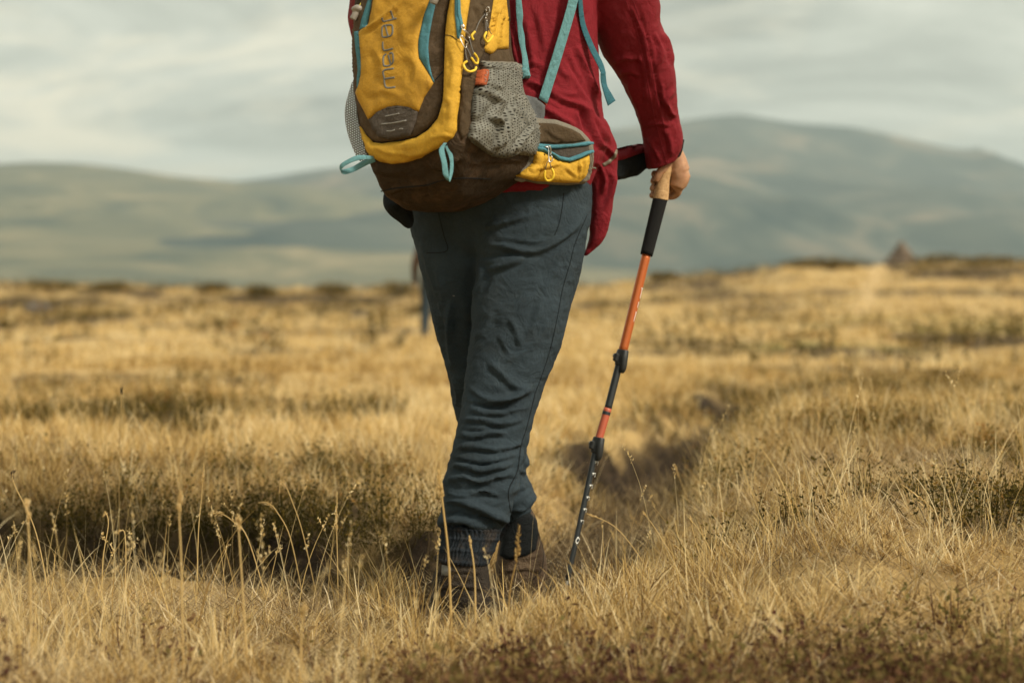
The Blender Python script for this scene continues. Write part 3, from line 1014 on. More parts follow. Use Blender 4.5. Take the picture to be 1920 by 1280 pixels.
# sprigs hanging over the cut edge of the ditch
dk = rng.uniform(0, len(DITCH) - 1.001, 620); di = dk.astype(int); dfr = dk - di
da = np.array(DITCH)
dxy = da[di] * (1 - dfr)[:, None] + da[di + 1] * dfr[:, None]
shrubs(he, dxy[:, 0] + rng.normal(0, .05, 620), dxy[:, 1] + rng.normal(.13, .06, 620), rng.uniform(.45, .9, 620), 5, 9, .10, .06, .010, .5, .22, .2, .24)
x, y = fan(9000, 12.0, 80.0, half=.36, even=0.4)
tr_ = (1 - smooth(16, 26, np.abs(960 + x / y * FPX - np.interp(y, [40, 50, 75], [1600, 1625, 1655])))) * smooth(40, 48, y)
x, y = keep(x, y, heath_mask(x, y) ** 1.3 * .6 * (1 - .8 * tr_))
shrubs(he, x, y, rng.uniform(1.6, 3.6, len(x)), 4, 8, .13, .12, .018, .6, .30, .2, .2)
he.build('heath_cover', 'heath_leaf', 'low brown and olive heath on the bank and across the moor')
bi = Mass()
x, y = fan(6600, 1.8, 3.9, even=0.5)
pt = np.clip(.26 + 1.0 * fbm2(x, y, 1.8, 3, 90.), 0, 1) * (.3 + .7 * smooth(-.45, .15, x)) * (1 - smooth(2.75, 3.35, y)) + .06 * smooth(.25, .5, fbm2(x, y, 1.8, 3, 97.))
x, y = keep(x, y, pt * clear_feet(x, y))
shrubs(bi, x, y, rng.uniform(.6, 1.2, len(x)), 7, 8, .10, .07, .014, .55, .46, .26, .28)
bi.build('bilberry_cover', 'bilberry_leaf', 'low dwarf shrubs with burgundy and olive leaves in the foreground')

# ================================================================== THE HIKER
fabric('red_shell', (0.18, 0.008, 0.015), 0.72, weave=1500, bump=0.12, var=0.10, spec=0.2, crease=0.45)
fabric('trouser_cloth', (0.029, 0.042, 0.052), 0.9, weave=1100, bump=0.3, var=0.26, crease=0.42, dirt=(0.05, 0.058, 0.058), dirt_amt=0.25)
fabric('trouser_cuff', (0.018, 0.023, 0.029), 0.9, weave=1100, bump=0.25, var=0.16, dirt=(0.10, 0.07, 0.045), dirt_amt=0.45)
fabric('seam_dark', (0.012, 0.016, 0.019), 0.9, bump=0.1)
fabric('black_cloth', (0.010, 0.012, 0.013), 0.85, bump=0.2)
fabric('boot_brown', (0.075, 0.050, 0.032), 0.8, dirt=(0.17, 0.12, 0.07), dirt_amt=0.6, weave=300, bump=0.5, var=0.25)
fabric('boot_dark', (0.030, 0.024, 0.019), 0.8, dirt=(0.10, 0.075, 0.05), dirt_amt=0.5, weave=300, bump=0.5, var=0.25)
solid('rubber', (0.018, 0.017, 0.016), 0.75, bump=0.3)
solid('label_grey', (0.16, 0.16, 0.145), 0.8)
solid('hair', (0.04, 0.025, 0.015), 0.7, bump=0.5)
m, n, l = new_mat('skin')
b = principled(n, l, 0.52, 0.4)
tc = n.new('ShaderNodeTexCoord').outputs['Object']
l.new(ramp(n, l, noise_node(n, l, tc, 60, 5, 0.6), [(0.3, (0.30, 0.15, 0.08)), (0.7, (0.44, 0.245, 0.14))]), b.inputs['Base Color'])
b.inputs['Subsurface Weight'].default_value = 0.15
b.inputs['Subsurface Radius'].default_value = (0.01, 0.004, 0.002)
bp = n.new('ShaderNodeBump'); bp.inputs['Strength'].default_value = 0.3; bp.inputs['Distance'].default_value = 0.001
l.new(noise_node(n, l, tc, 500, 4, 0.6), bp.inputs['Height']); l.new(bp.outputs[0], b.inputs['Normal'])

hiker = tag(empty('person', (-0.03, 4.02, 0.0)), 'hiker in red jacket and dark trousers walking away with a backpack and pole', 'person')

# --- trousers: pelvis and both legs as one skin, then the folds
RL = [((878, 395), (1110, 395), 3.99, .115), ((890, 430), (1105, 430), 3.985, .118), ((893, 480), (1094, 480), 3.975, .115), ((891, 530), (1083, 530), 3.965, .112),
      ((886, 570), (1072, 570), 3.955, .108), ((883, 610), (1062, 610), 3.945, .105), ((878, 660), (1046, 660), 3.935, .10), ((870, 720), (1021, 720), 3.92, .093),
      ((866, 760), (1009, 760), 3.91, .09), ((857, 800), (998, 800), 3.90, .09), ((847, 845), (986, 845), 3.885, .088), ((837, 885), (978, 885), 3.87, .086),
      ((829, 925), (968, 925), 3.86, .084), ((823, 965), (957, 965), 3.85, .08), ((823, 985), (944, 985), 3.845, .072), ((832, 996), (936, 996), 3.84, .064)]
LL = [((770, 395), (945, 395), 4.07, .115), ((772, 430), (940, 430), 4.075, .118), ((783, 480), (935, 480), 4.085, .115), ((797, 540), (928, 540), 4.10, .108),
      ((812, 600), (920, 600), 4.12, .10), ((829, 660), (915, 660), 4.14, .094), ((843, 710), (922, 710), 4.16, .09), ((847, 745), (935, 745), 4.175, .088),
      ((853, 775), (948, 775), 4.185, .088), ((866, 815), (966, 815), 4.195, .086), ((885, 850), (988, 850), 4.205, .084), ((898, 885), (987, 885), 4.215, .08),
      ((912, 910), (996, 910), 4.22, .08), ((922, 926), (1004, 926), 4.225, .078), ((926, 945), (997, 945), 4.23, .07), ((930, 968), (990, 968), 4.235, .06)]
PV = [((772, 300), (1106, 300), 4.0, .120, -.05), ((768, 340), (1110, 340), 4.0, .125, -.06), ((766, 390), (1110, 390), 4.02, .126, -.08), ((772, 435), (1102, 435), 4.035, .112, -.09), ((790, 470), (1085, 470), 4.045, .09, -.09), ((815, 500), (1060, 500), 4.05, .05, -.08)]
tv, tf = fuse([sections(RL, 90), sections(LL, 90), sections(PV, 30)], 0.0047, 7)
TS = []
def st(seq, ox, oy, s, w, h, kind='fold'):
    TS.append(([(ox + a / s, oy + b_ / s) for a, b_ in seq], w, h, kind))
c4 = (700, 330, 2.844)
st([(575, 285), (650, 262), (740, 238), (880, 200)], *c4, 7, .007)
st([(560, 370), (680, 372), (780, 398), (870, 402), (960, 362), (1060, 290), (1130, 205)], *c4, 8, .011)
st([(585, 510), (680, 482), (770, 448), (815, 420)], *c4, 8, .008)
st([(620, 330), (740, 335), (860, 352), (930, 330)], *c4, 7, .005)
st([(560, 440), (640, 430), (720, 420), (790, 410)], *c4, 6, -.006)
st([(720, 740), (765, 840), (795, 930)], *c4, 7, .005)
st([(660, 830), (700, 900), (720, 960)], *c4, 6, .004)
st([(600, 970), (680, 1050), (760, 1120), (860, 1140)], *c4, 9, .007)
st([(485, 1105), (590, 1180), (700, 1195), (790, 1160), (850, 1120)], *c4, 7, .010)
st([(490, 1150), (560, 1215), (660, 1235), (760, 1225), (840, 1190)], *c4, 7, -.006)
st([(900, 640), (870, 760), (830, 860)], *c4, 9, .005)
st([(940, 740), (890, 850), (800, 940), (700, 990)], *c4, 10, .005)
st([(1000, 460), (940, 560), (900, 640)], *c4, 9, .004)
st([(530, 650), (580, 560), (575, 470)], *c4, 8, .008)
st([(525, 880), (600, 800), (640, 700)], *c4, 10, .005)
st([(960, 470), (1000, 480), (1040, 470)], *c4, 4, .004)
st([(410, 640), (405, 780), (408, 900), (430, 1040)], *c4, 9, .010)
st([(330, 420), (360, 600), (390, 760), (410, 900)], *c4, 9, .006)
st([(250, 330), (300, 520), (350, 700), (400, 860)], *c4, 7, .004)
st([(420, 1060), (450, 1150), (440, 1230)], *c4, 6, .006)
c5 = (740, 720, 2.783)
for seq, w, h in [([(350, 60), (450, 95), (540, 98), (640, 68), (720, 40)], 7, .010), ([(380, 130), (470, 150), (560, 150), (680, 110)], 6, .006),
                  ([(335, 190), (450, 186), (560, 206), (690, 180)], 6, .009), ([(330, 235), (430, 245), (520, 235), (640, 240)], 5, -.005),
                  ([(320, 265), (430, 276), (500, 254), (590, 270)], 5, .008), ([(300, 335), (400, 326), (500, 340), (610, 326), (680, 300)], 6, .010),
                  ([(300, 372), (420, 402), (520, 395), (640, 366)], 5, .008), ([(285, 405), (380, 400), (450, 420), (560, 408)], 5, -.006),
                  ([(268, 440), (360, 428), (450, 452), (540, 430), (660, 405)], 6, .010), ([(262, 500), (350, 488), (450, 512), (550, 482), (650, 470)], 6, .009),
                  ([(255, 530), (350, 540), (440, 535), (520, 540)], 5, -.006), ([(248, 560), (360, 584), (460, 562), (580, 590)], 6, .009),
                  ([(240, 620), (330, 612), (430, 645), (530, 690), (610, 720)], 8, .014), ([(238, 690), (330, 670), (430, 700), (540, 720)], 7, -.010),
                  ([(232, 716), (330, 712), (430, 738), (560, 742)], 6, .008), ([(600, 560), (630, 480), (650, 400), (670, 320)], 5, .006),
                  ([(600, 660), (680, 640), (725, 590), (732, 550)], 6, .010), ([(620, 600), (680, 560), (715, 530)], 5, -.006), ([(640, 440), (690, 470), (705, 510)], 5, .006),
                  ([(560, 720), (600, 760), (640, 790)], 6, .008)]:
    st(seq, *c5, w, h)
tv = fold(tv, tf, TS)
tpx = to_px(tv)
low = smooth(760, 860, tpx[:, 1])
tnm = vnormals(tv, tf)
tv = tv + tnm * ((.0016 + .0030 * low) * fbm(tv * np.array([14, 14, 40]) + 3.3, 4) + .0022 * fbm(tv * 11 + 7, 3) + .0008 * fbm(tv * np.array([60, 60, 90]), 3))[:, None]
trousers = mesh_obj('trousers', tv, tf, 'trouser_cloth', hiker)
T_BVH = [bvh_of(tv, tf)]
def seam(name, pts, bvhs, w, mat, par, off=.0006, n=None, flat=.4):
    v, f = stroke_on(pts, bvhs, w, off, n, flat)
    return mesh_obj(name, v, f, mat, par)
seam('seam', [(1101, 402), (1078, 457), (1069, 492), (1055, 541), (1045, 594), (1032, 653), (1016, 703), (1004, 735)], T_BVH, 2.0, 'seam_dark', trousers, n=70)
seam('seam', [(1004, 735), (988, 799), (977, 835), (970, 882), (954, 918), (956, 950), (962, 975)], T_BVH, 2.2, 'seam_dark', trousers, n=60)
seam('pocket_stitching', [(1057, 362), (1054, 390), (1048, 420), (1040, 441)], T_BVH, 1.8, 'seam_dark', trousers, n=26)
seam('pocket_stitching', [(822, 398), (832, 440), (838, 470), (800, 474)], T_BVH, 1.6, 'seam_dark', trousers, n=26)
# a small white fleck of lint on the dark leg, a loop of webbing behind the thigh
v, f = stroke_on([(849, 554), (853, 555)], T_BVH, 1.6, .001, 5)
mesh_obj('lint_fleck', v, f, 'label_grey', trousers)

# --- gathered elastic cuff of the near leg
def cuff(secs, pleats, amp, bands):
    v, f = sections(secs, 40, 220, 2.2)
    v = np.array(v)
    nm = vnormals(v, f)
    k = 220
    row = np.minimum(np.arange(len(v)) // k, 39)
    col = np.arange(len(v)) % k
    ph = col / k * 2 * math.pi * pleats + 1.2 * np.sin(row * .35 + col * .12) + .8 * np.sin(col * .41)
    d = amp * np.sin(ph) + amp * .6 * np.sin(ph * 1.73 + row * .2)
    for bnd in bands:
        d = d - .0022 * np.exp(-((row - bnd) / 1.6) ** 2)
    d[-2:] = 0
    return v + nm * d[:, None], f
v, f = cuff([((828, 986), (938, 990), 3.842, .062), ((828, 1000), (936, 1004), 3.84, .060), ((824, 1015), (930, 1020), 3.838, .059), ((820, 1034), (922, 1040), 3.836, .058), ((817, 1050), (914, 1058), 3.835, .057)], 46, .0016, (3, 14, 25, 36))
mesh_obj('ankle_cuff', v, f, 'trouser_cuff', trousers)
v, f = cuff([((930, 958), (990, 955), 4.235, .055), ((932, 975), (990, 972), 4.237, .054), ((936, 995), (988, 992), 4.238, .052), ((938, 1012), (986, 1010), 4.24, .05)], 36, .0016, (3, 14, 25, 36))
mesh_obj('ankle_cuff', v, f, 'trouser_cuff', trousers)

# --- boots
def boot(secs, sole, mat, label, folds):
    o = tag(empty('boot'), None)
    v, f = fuse([sections(secs, 50, 48, 2.5)], 0.004, 5)
    v = fold(v, f, folds)
    v = puff_noise(v, f, .0018, 30, 3)
    root = mesh_obj('boot', v, f, mat, hiker)
    bpy.data.objects.remove(o)
    root['label'] = label
    sv, sf = sections(sole, 16, 56, 2.8)
    sv = np.array(sv)
    a = np.arctan2(sv[:, 1] - sv[:, 1].mean(), sv[:, 0] - sv[:, 0].mean())
    sv = sv + np.stack([np.cos(a), np.sin(a), 0 * a], 1) * (.0025 * np.sign(np.sin(a * 26)))[:, None]
    mesh_obj('sole', sv, sf, 'rubber', root, False)
    return root, bvh_of(v, f)
nb, nb_bvh = boot([((830, 1036), (910, 1042), 3.835, .052), ((820, 1056), (914, 1060), 3.838, .056), ((815, 1078), (916, 1080), 3.85, .066), ((810, 1102), (918, 1103), 3.875, .088), ((808, 1122), (918, 1122), 3.915, .122), ((808, 1136), (917, 1136), 3.93, .14)],
                  [((806, 1132), (919, 1132), 3.93, .146), ((806, 1142), (919, 1142), 3.93, .147), ((808, 1149), (917, 1149), 3.93, .146)], 'boot_dark', 'near boot in dark muddy leather under the gathered cuff',
                  [([(812, 1075), (860, 1070), (914, 1078)], 4, .003), ([(810, 1108), (850, 1098), (916, 1106)], 4, .003)])
panel('heel_label', [(829, 1058), (846, 1062), (845, 1080), (828, 1077)], [nb_bvh], 'label_grey', nb, off=.0015, skirt=.001)
fb, fb_bvh = boot([((958, 955), (1000, 960), 4.225, .048), ((950, 980), (1006, 978), 4.23, .052), ((940, 1005), (1012, 1003), 4.235, .055), ((934, 1030), (1020, 1030), 4.24, .062), ((930, 1060), (1025, 1060), 4.25, .078), ((927, 1085), (1023, 1085), 4.275, .10), ((925, 1106), (1022, 1106), 4.31, .13), ((926, 1118), (1021, 1118), 4.32, .14)],
                  [((923, 1112), (1024, 1112), 4.32, .146), ((923, 1124), (1024, 1124), 4.32, .147), ((925, 1131), (1022, 1131), 4.32, .146)], 'boot_brown', 'far boot in dusty brown leather with a high dark collar',
                  [([(945, 1040), (985, 1046), (1020, 1036)], 4, .004), ([(935, 1072), (980, 1066), (1022, 1072)], 5, .004)])
panel('boot_collar', [(962, 962), (992, 962), (1004, 975), (1008, 1000), (1004, 1030), (985, 1042), (950, 1048), (938, 1040), (944, 1005), (955, 980)], [fb_bvh], 'black_cloth', fb, off=.004, puff=.005, pufw=8)
seam('boot_seam', [(1010, 1000), (1018, 1030), (1016, 1065), (1000, 1085)], [fb_bvh], 2.4, 'boot_dark', fb, n=20)

# --- jacket: torso, sleeves, wind-blown front
TO = [((868, -150), (990, -150), 4.02, .06), ((820, -112), (1030, -112), 4.01, .085), ((745, -80), (1105, -85), 4.0, .11), ((722, -30), (1118, -30), 3.995, .125), ((720, 40), (1120, 40), 3.99, .13),
      ((735, 110), (1123, 110), 3.99, .13), ((755, 180), (1126, 180), 3.99, .13), ((762, 230), (1134, 230), 3.99, .132), ((764, 280), (1138, 280), 3.99, .134), ((764, 320), (1120, 320), 3.995, .135), ((764, 358), (1106, 352), 4.0, .135)]
AR = [((1050, -60), (1130, -110), 4.0, .085), ((1085, -30), (1222, -50), 4.02, .088), ((1097, 0), (1236, -5), 4.04, .086), ((1109, 45), (1239, 40), 4.07, .083), ((1124, 90), (1255, 84), 4.10, .078),
      ((1143, 118), (1262, 112), 4.12, .074), ((1162, 150), (1267, 142), 4.14, .070), ((1181, 190), (1270, 180), 4.17, .064), ((1198, 228), (1273, 218), 4.20, .058), ((1205, 262), (1280, 248), 4.22, .054), ((1209, 296), (1279, 276), 4.235, .050), ((1214, 320), (1268, 301), 4.24, .042)]
AL = [((760, -60), (700, -110), 4.10, .08), ((748, -30), (664, -50), 4.14, .08), ((742, 0), (657, 0), 4.18, .078), ((738, 35), (654, 40), 4.24, .072), ((738, 62), (662, 75), 4.30, .064), ((742, 85), (672, 96), 4.38, .055), ((752, 100), (688, 106), 4.48, .048), ((760, 108), (704, 112), 4.55, .045)]
FL = [((1095, 232), (1137, 222), 4.03, .05), ((1098, 262), (1152, 258), 4.045, .046), ((1098, 296), (1158, 290), 4.055, .040), ((1103, 330), (1157, 328), 4.06, .034), ((1107, 370), (1150, 372), 4.065, .03), ((1106, 410), (1143, 413), 4.07, .026), ((1106, 440), (1134, 444), 4.075, .022), ((1101, 460), (1121, 462), 4.08, .017), ((1095, 474), (1108, 474), 4.08, .012), ((1090, 481), (1097, 482), 4.08, .009)]
jv, jf = fuse([sections(TO, 60, 64, 2.4), sections(AR, 60), sections(AL, 40), sections(FL, 50, 36, 2.4)], 0.0051, 6)
TS = []
c2 = (840, 0, 3.2)
c3 = (1040, 0, 3.2)
for seq, w, h in [([(430, 470), (560, 520), (700, 600), (830, 650), (900, 745)], 7, .010), ([(560, 640), (660, 700), (780, 760)], 6, .009), ([(600, 520), (700, 560), (800, 570)], 6, .006),
                  ([(380, 180), (400, 320), (450, 470)], 6, .007), ([(460, 100), (490, 260), (520, 440)], 7, .007), ([(680, 10), (690, 130), (660, 260)], 6, .006), ([(760, 250), (850, 460), (920, 620)], 7, .009),
                  ([(700, 330), (800, 500), (880, 620)], 6, -.006), ([(820, 640), (850, 720), (900, 830), (930, 900)], 7, .012), ([(800, 660), (820, 760), (840, 820)], 6, -.010), ([(880, 700), (940, 800), (985, 880)], 6, .007),
                  ([(640, 660), (600, 690), (590, 700)], 4, .005), ([(520, 20), (560, 180), (580, 330)], 7, .005), ([(440, 400), (520, 380), (600, 420)], 6, .005), ([(640, 300), (680, 420), (740, 480)], 7, .005),
                  ([(330, 1110), (480, 1120), (640, 1115)], 4, .003)]:
    st(seq, *c2, w, h)
for seq, w, h in [([(440, 0), (515, 180), (560, 380), (590, 560)], 4, .005), ([(480, 0), (545, 200), (590, 400), (640, 640), (690, 800)], 4, -.004), ([(640, 190), (690, 280), (720, 400)], 6, .008), ([(590, 180), (640, 300), (620, 400)], 6, .006),
                  ([(735, 520), (670, 600), (700, 680), (740, 700)], 6, .010), ([(640, 480), (650, 600), (690, 640)], 5, .007), ([(420, 480), (470, 580), (520, 720), (540, 880)], 7, .006), ([(500, 300), (540, 460), (560, 640)], 7, .005),
                  ([(560, 820), (600, 900), (640, 980)], 5, .006), ([(650, 760), (690, 850), (700, 950)], 5, .006), ([(540, 760), (620, 740), (700, 760)], 5, .005), ([(380, 450), (450, 430), (520, 470)], 6, .006), ([(340, 380), (430, 350), (540, 370)], 7, .005),
                  ([(280, 860), (330, 900), (380, 960)], 6, .008), ([(250, 960), (300, 1060), (290, 1180)], 6, .008), ([(310, 1000), (350, 1080), (330, 1200)], 5, .006), ([(370, 1020), (340, 1140), (300, 1260)], 5, .006),
                  ([(220, 680), (270, 780), (330, 860)], 7, .008)]:
    st(seq, *c3, w, h)
jv = fold(jv, jf, TS)
jn = vnormals(jv, jf)
jv = jv + jn * (.0022 * fbm(jv * np.array([16, 16, 12]) + 1.3, 4) + .0010 * fbm(jv * 45 + 5, 3))[:, None]
jacket = mesh_obj('jacket', jv, jf, 'red_shell', hiker)
J_BVH = [bvh_of(jv, jf)]
solid('zip_grey', (0.16, 0.135, 0.10), 0.6, 0.2)
panel('hem_zip', [(1129, 307), (1138, 302), (1150, 291), (1155, 280), (1158, 283), (1155, 294), (1144, 306), (1132, 313)], J_BVH, 'zip_grey', jacket, off=.002, puff=.002, pufw=4, res=3)
seam('sleeve_seam', [(1171, -5), (1192, 55), (1207, 120), (1219, 180), (1229, 230), (1240, 270), (1250, 306)], J_BVH, 1.8, 'red_shell', jacket, off=.0012, n=60)
seam('sleeve_seam', [(1185, -5), (1206, 60), (1220, 120), (1232, 185), (1244, 232), (1254, 285)], J_BVH, 1.6, 'red_shell', jacket, off=.0012, n=60)
seam('hem_edge', [(938, 357), (980, 358), (1030, 359), (1062, 352)], J_BVH, 2.5, 'red_shell', jacket, off=.001, n=20)
# dark wrist band showing under the cuff, and the far front of the jacket blown out, black lining below a red edge
v, f = sections([((1258, 266), (1283, 262), 4.245, .03), ((1256, 292), (1277, 292), 4.25, .03), ((1254, 300), (1272, 300), 4.25, .028)], 10, 24)
mesh_obj('wrist_band', v, f, 'black_cloth', hiker)
v, f = sections([((1120, 285), (1120, 345), 4.20, .03), ((1150, 283), (1152, 338), 4.24, .03), ((1176, 278), (1178, 333), 4.27, .028), ((1198, 275), (1200, 325), 4.29, .025), ((1222, 278), (1222, 312), 4.30, .02)], 30, 30, 2.4)
lin, lif = fuse([(v, f)], .005, 4)
lin = puff_noise(lin, lif, .003, 22)
lining = mesh_obj('jacket_front', lin, lif, 'black_cloth', hiker)
lining['label'] = 'blown out front of the jacket with black lining'
panel('red_facing', [(1125, 286), (1157, 279), (1175, 274), (1195, 271), (1214, 271), (1214, 284), (1192, 291), (1170, 299), (1150, 303), (1125, 304)], [bvh_of(lin, lif)], 'red_shell', lining, off=.004, puff=.004, pufw=8)

# --- body: head, trunk, arms, hands, one skin; only the right hand is bare to the camera
def cap_tube(pts, rad, n=24, nseg=16):
    pts = [tuple(q) for q in pts]
    c = catmull(np.array([[*q, r] for q, r in zip(pts, rad)]), n)
    v, f = tube(c[:, :3], c[:, 3], nseg)
    return v, f
def ball(c, r, sx=1, sy=1, sz=1, nu=20, nv=14):
    rings = []
    for i in range(1, nv):
        th_ = math.pi * i / nv
        a = np.linspace(0, 2 * math.pi, nu, endpoint=False)
        rings.append(np.stack([c[0] + r * sx * math.sin(th_) * np.cos(a), c[1] + r * sy * math.sin(th_) * np.sin(a), np.full(nu, c[2] + r * sz * math.cos(th_))], 1))
    return loft(rings)
HC = P(930, -240, 4.03)
head_dir = Vector((0.42, 0.9, -0.05)).normalized()
side_dir = Vector((0.9, -0.42, 0)).normalized()
bparts = [ball(HC, .098, .82, 1.0, 1.22), ball(HC + head_dir * .035 - Vector((0, 0, .055)), .072, .85, .95, 1.0),
          cap_tube([HC - Vector((0, 0, .06)), P(930, -150, 4.02), P(930, -90, 4.01)], [.056, .058, .075]),
          cap_tube([HC + head_dir * .088 + Vector((0, 0, .012)), HC + head_dir * .112 - Vector((0, 0, .018)), HC + head_dir * .098 - Vector((0, 0, .028))], [.008, .015, .010]),
          ball(HC + side_dir * .082 - Vector((0, 0, .005)), .026, .5, .8, 1.25), ball(HC - side_dir * .082 - Vector((0, 0, .005)), .026, .5, .8, 1.25),
          cap_tube([HC + head_dir * .086 - side_dir * .022 - Vector((0, 0, .052)), HC + head_dir * .094 - Vector((0, 0, .050)), HC + head_dir * .086 + side_dir * .022 - Vector((0, 0, .052))], [.006, .009, .006]),
          sections([((850, -95), (1010, -95), 4.01, .07), ((770, -55), (1085, -55), 4.0, .09), ((760, 60), (1085, 60), 3.995, .10), ((785, 200), (1080, 200), 3.995, .10), ((795, 330), (1085, 330), 4.0, .10), ((815, 400), (1070, 400), 4.03, .08), ((860, 440), (1030, 440), 4.04, .05)], 30, 32)]
bparts.append(cap_tube([P(1090, -50, 4.0), P(1165, 20, 4.05), P(1195, 110, 4.11), P(1225, 190, 4.17), P(1243, 260, 4.225), P(1258, 300, 4.255)], [.055, .052, .044, .038, .030, .026]))
bparts.append(cap_tube([P(770, -50, 4.1), P(705, 10, 4.19), P(700, 60, 4.3), P(725, 95, 4.45), P(740, 105, 4.58)], [.05, .046, .042, .034, .026]))
bparts.append(cap_tube([P(985, 430, 3.985), P(970, 600, 3.95), P(945, 730, 3.92), P(910, 860, 3.885), P(880, 1000, 3.845), P(868, 1090, 3.85)], [.07, .062, .05, .046, .032, .032]))
bparts.append(cap_tube([P(855, 430, 4.07), P(866, 600, 4.12), P(890, 730, 4.17), P(925, 860, 4.21), P(958, 980, 4.235), P(975, 1070, 4.26)], [.07, .06, .048, .044, .032, .032]))
# left hand, closed, out of sight in front of the pack
lh = P(742, 107, 4.62)
bparts.append(ball(lh, .038, .8, 1.1, 1.0))
for q in range(4):
    bparts.append(cap_tube([lh + Vector((-.02 + .0, .03, .028 - q * .018)), lh + Vector((.012, .055, .026 - q * .018)), lh + Vector((.035, .035, .024 - q * .018))], [.009, .009, .008], 10, 8))
bparts.append(cap_tube([lh + Vector((.0, -.02, .03)), lh + Vector((.028, .01, .045)), lh + Vector((.036, .035, .035))], [.011, .010, .008], 10, 8))
body_v, body_f = fuse(bparts, 0.009, 4)
# right hand: palm, four fingers closed round the grip, thumb; fused finely, then welded to the arm's skin
GR_T, GR_B = P(1246, 318, 4.245), P(1240, 372, 4.243)      # axis of the cork grip
gax = (GR_B - GR_T).normalized()
hp = [cap_tube([P(1262, 288, 4.25), P(1268, 302, 4.252), P(1274, 322, 4.255)], [.026, .027, .028], 14, 18),
      cap_tube([P(1268, 314, 4.25), P(1274, 332, 4.256), P(1267, 352, 4.256)], [.024, .027, .020], 14, 18)]
for k in range(4):                                       # index on top, little finger at the bottom
    cz = GR_T + gax * (.010 + .0185 * k)
    rf = [.0102, .0106, .0100, .0088][k]
    kn = P([1284, 1287, 1282, 1272][k], [316, 329, 344, 358][k], 4.262 + .004 * (3 - k))
    m1 = cz + Vector((.034, .034, -.002))
    m2 = cz + Vector((.006, .040, -.002))
    m3 = cz + Vector((-.020, .026, -.001))
    tip = cz + Vector((-.0245, .004, .001))
    hp.append(cap_tube([P(1264, 318 + 9 * k, 4.253), kn, m1, m2, m3, tip], [.012, rf * 1.12, rf, rf * .97, rf * .95, rf * .8], 30, 12))
hp.append(cap_tube([P(1256, 306, 4.246), P(1246, 314, 4.232), P(1235, 326, 4.228), P(1229, 340, 4.232)], [.014, .012, .0105, .008], 18, 12))
hv_, hf_ = fuse(hp, 0.0022, 9)
mbb = MB(); mbb.add(body_v, body_f); mbb.add(hv_, hf_)
body = mbb.build('body', 'skin', hiker)
v, f = ball(HC + Vector((0, -.012, .022)), .106, .86, 1.0, 1.15)
v = np.array(v); v = v[:]
cut = (v - np.array(HC)) @ np.array(head_dir)
v = v - np.outer(np.clip(cut - .055, 0, 1), np.array(head_dir))
v = puff_noise(v, f, .006, 40, 3)
mesh_obj('hair', v, f, 'hair', hiker)
for s in (-1, 1):
    v, f = ball(HC + head_dir * .088 + side_dir * (.033 * s) + Vector((0, 0, .012)), .012)
    mesh_obj('eye', v, f, 'label_grey', hiker)

# ================================================================== THE BACKPACK
fabric('pack_brown', (0.074, 0.050, 0.027), 0.8, weave=1000, bump=0.25, var=0.2, dirt=(0.17, 0.12, 0.075), dirt_amt=0.3)
fabric('pack_brown_worn', (0.088, 0.060, 0.036), 0.82, weave=1000, bump=0.25, var=0.25, dirt=(0.22, 0.15, 0.10), dirt_amt=0.6)
fabric('pack_base', (0.046, 0.030, 0.017), 0.7, weave=1000, bump=0.25, var=0.25, dirt=(0.17, 0.10, 0.06), dirt_amt=0.55)
fabric('pack_yellow', (0.46, 0.25, 0.03), 0.66, crease=0.25, weave=1200, bump=0.18, var=0.09, dirt=(0.30, 0.16, 0.035), dirt_amt=0.35)
fabric('pack_yellow_lit', (0.55, 0.315, 0.034), 0.6, crease=0.3, weave=1200, bump=0.18, var=0.07, dirt=(0.36, 0.2, 0.04), dirt_amt=0.25)  # same yellow cloth, with the sunlit side's brightness put into the colour
fabric('pack_teal', (0.075, 0.215, 0.265), 0.7, weave=1400, bump=0.15, var=0.10, dirt=(0.04, 0.13, 0.15), dirt_amt=0.4)
fabric('strap_teal', (0.13, 0.29, 0.315), 0.7, weave=1400, bump=0.15, var=0.06)
fabric('strap_teal_dark', (0.035, 0.12, 0.15), 0.75, weave=1400, bump=0.15, var=0.1)
fabric('pack_grey', (0.085, 0.070, 0.058), 0.75, weave=1200, bump=0.15, var=0.14)
fabric('wing_grey', (0.105, 0.110, 0.112), 0.7, weave=1200, bump=0.1, var=0.06)
fabric('piping_grey', (0.19, 0.17, 0.135), 0.75, weave=1200, bump=0.1, var=0.1)
fabric('tag_orange', (0.36, 0.085, 0.032), 0.7, bump=0.1, var=0.08)
solid('print_grey', (0.135, 0.135, 0.12), 0.7)
solid('print_pale', (0.24, 0.23, 0.21), 0.6)
solid('cord_grey', (0.13, 0.125, 0.115), 0.7)
solid('cord_yellow', (0.62, 0.50, 0.06), 0.6)
solid('pull_yellow', (0.72, 0.50, 0.035), 0.45, spec=0.4)
solid('toggle_grey', (0.22, 0.195, 0.165), 0.5)
solid('metal', (0.62, 0.59, 0.54), 0.3, 1.0)
solid('metal_dark', (0.20, 0.19, 0.17), 0.4, 1.0)
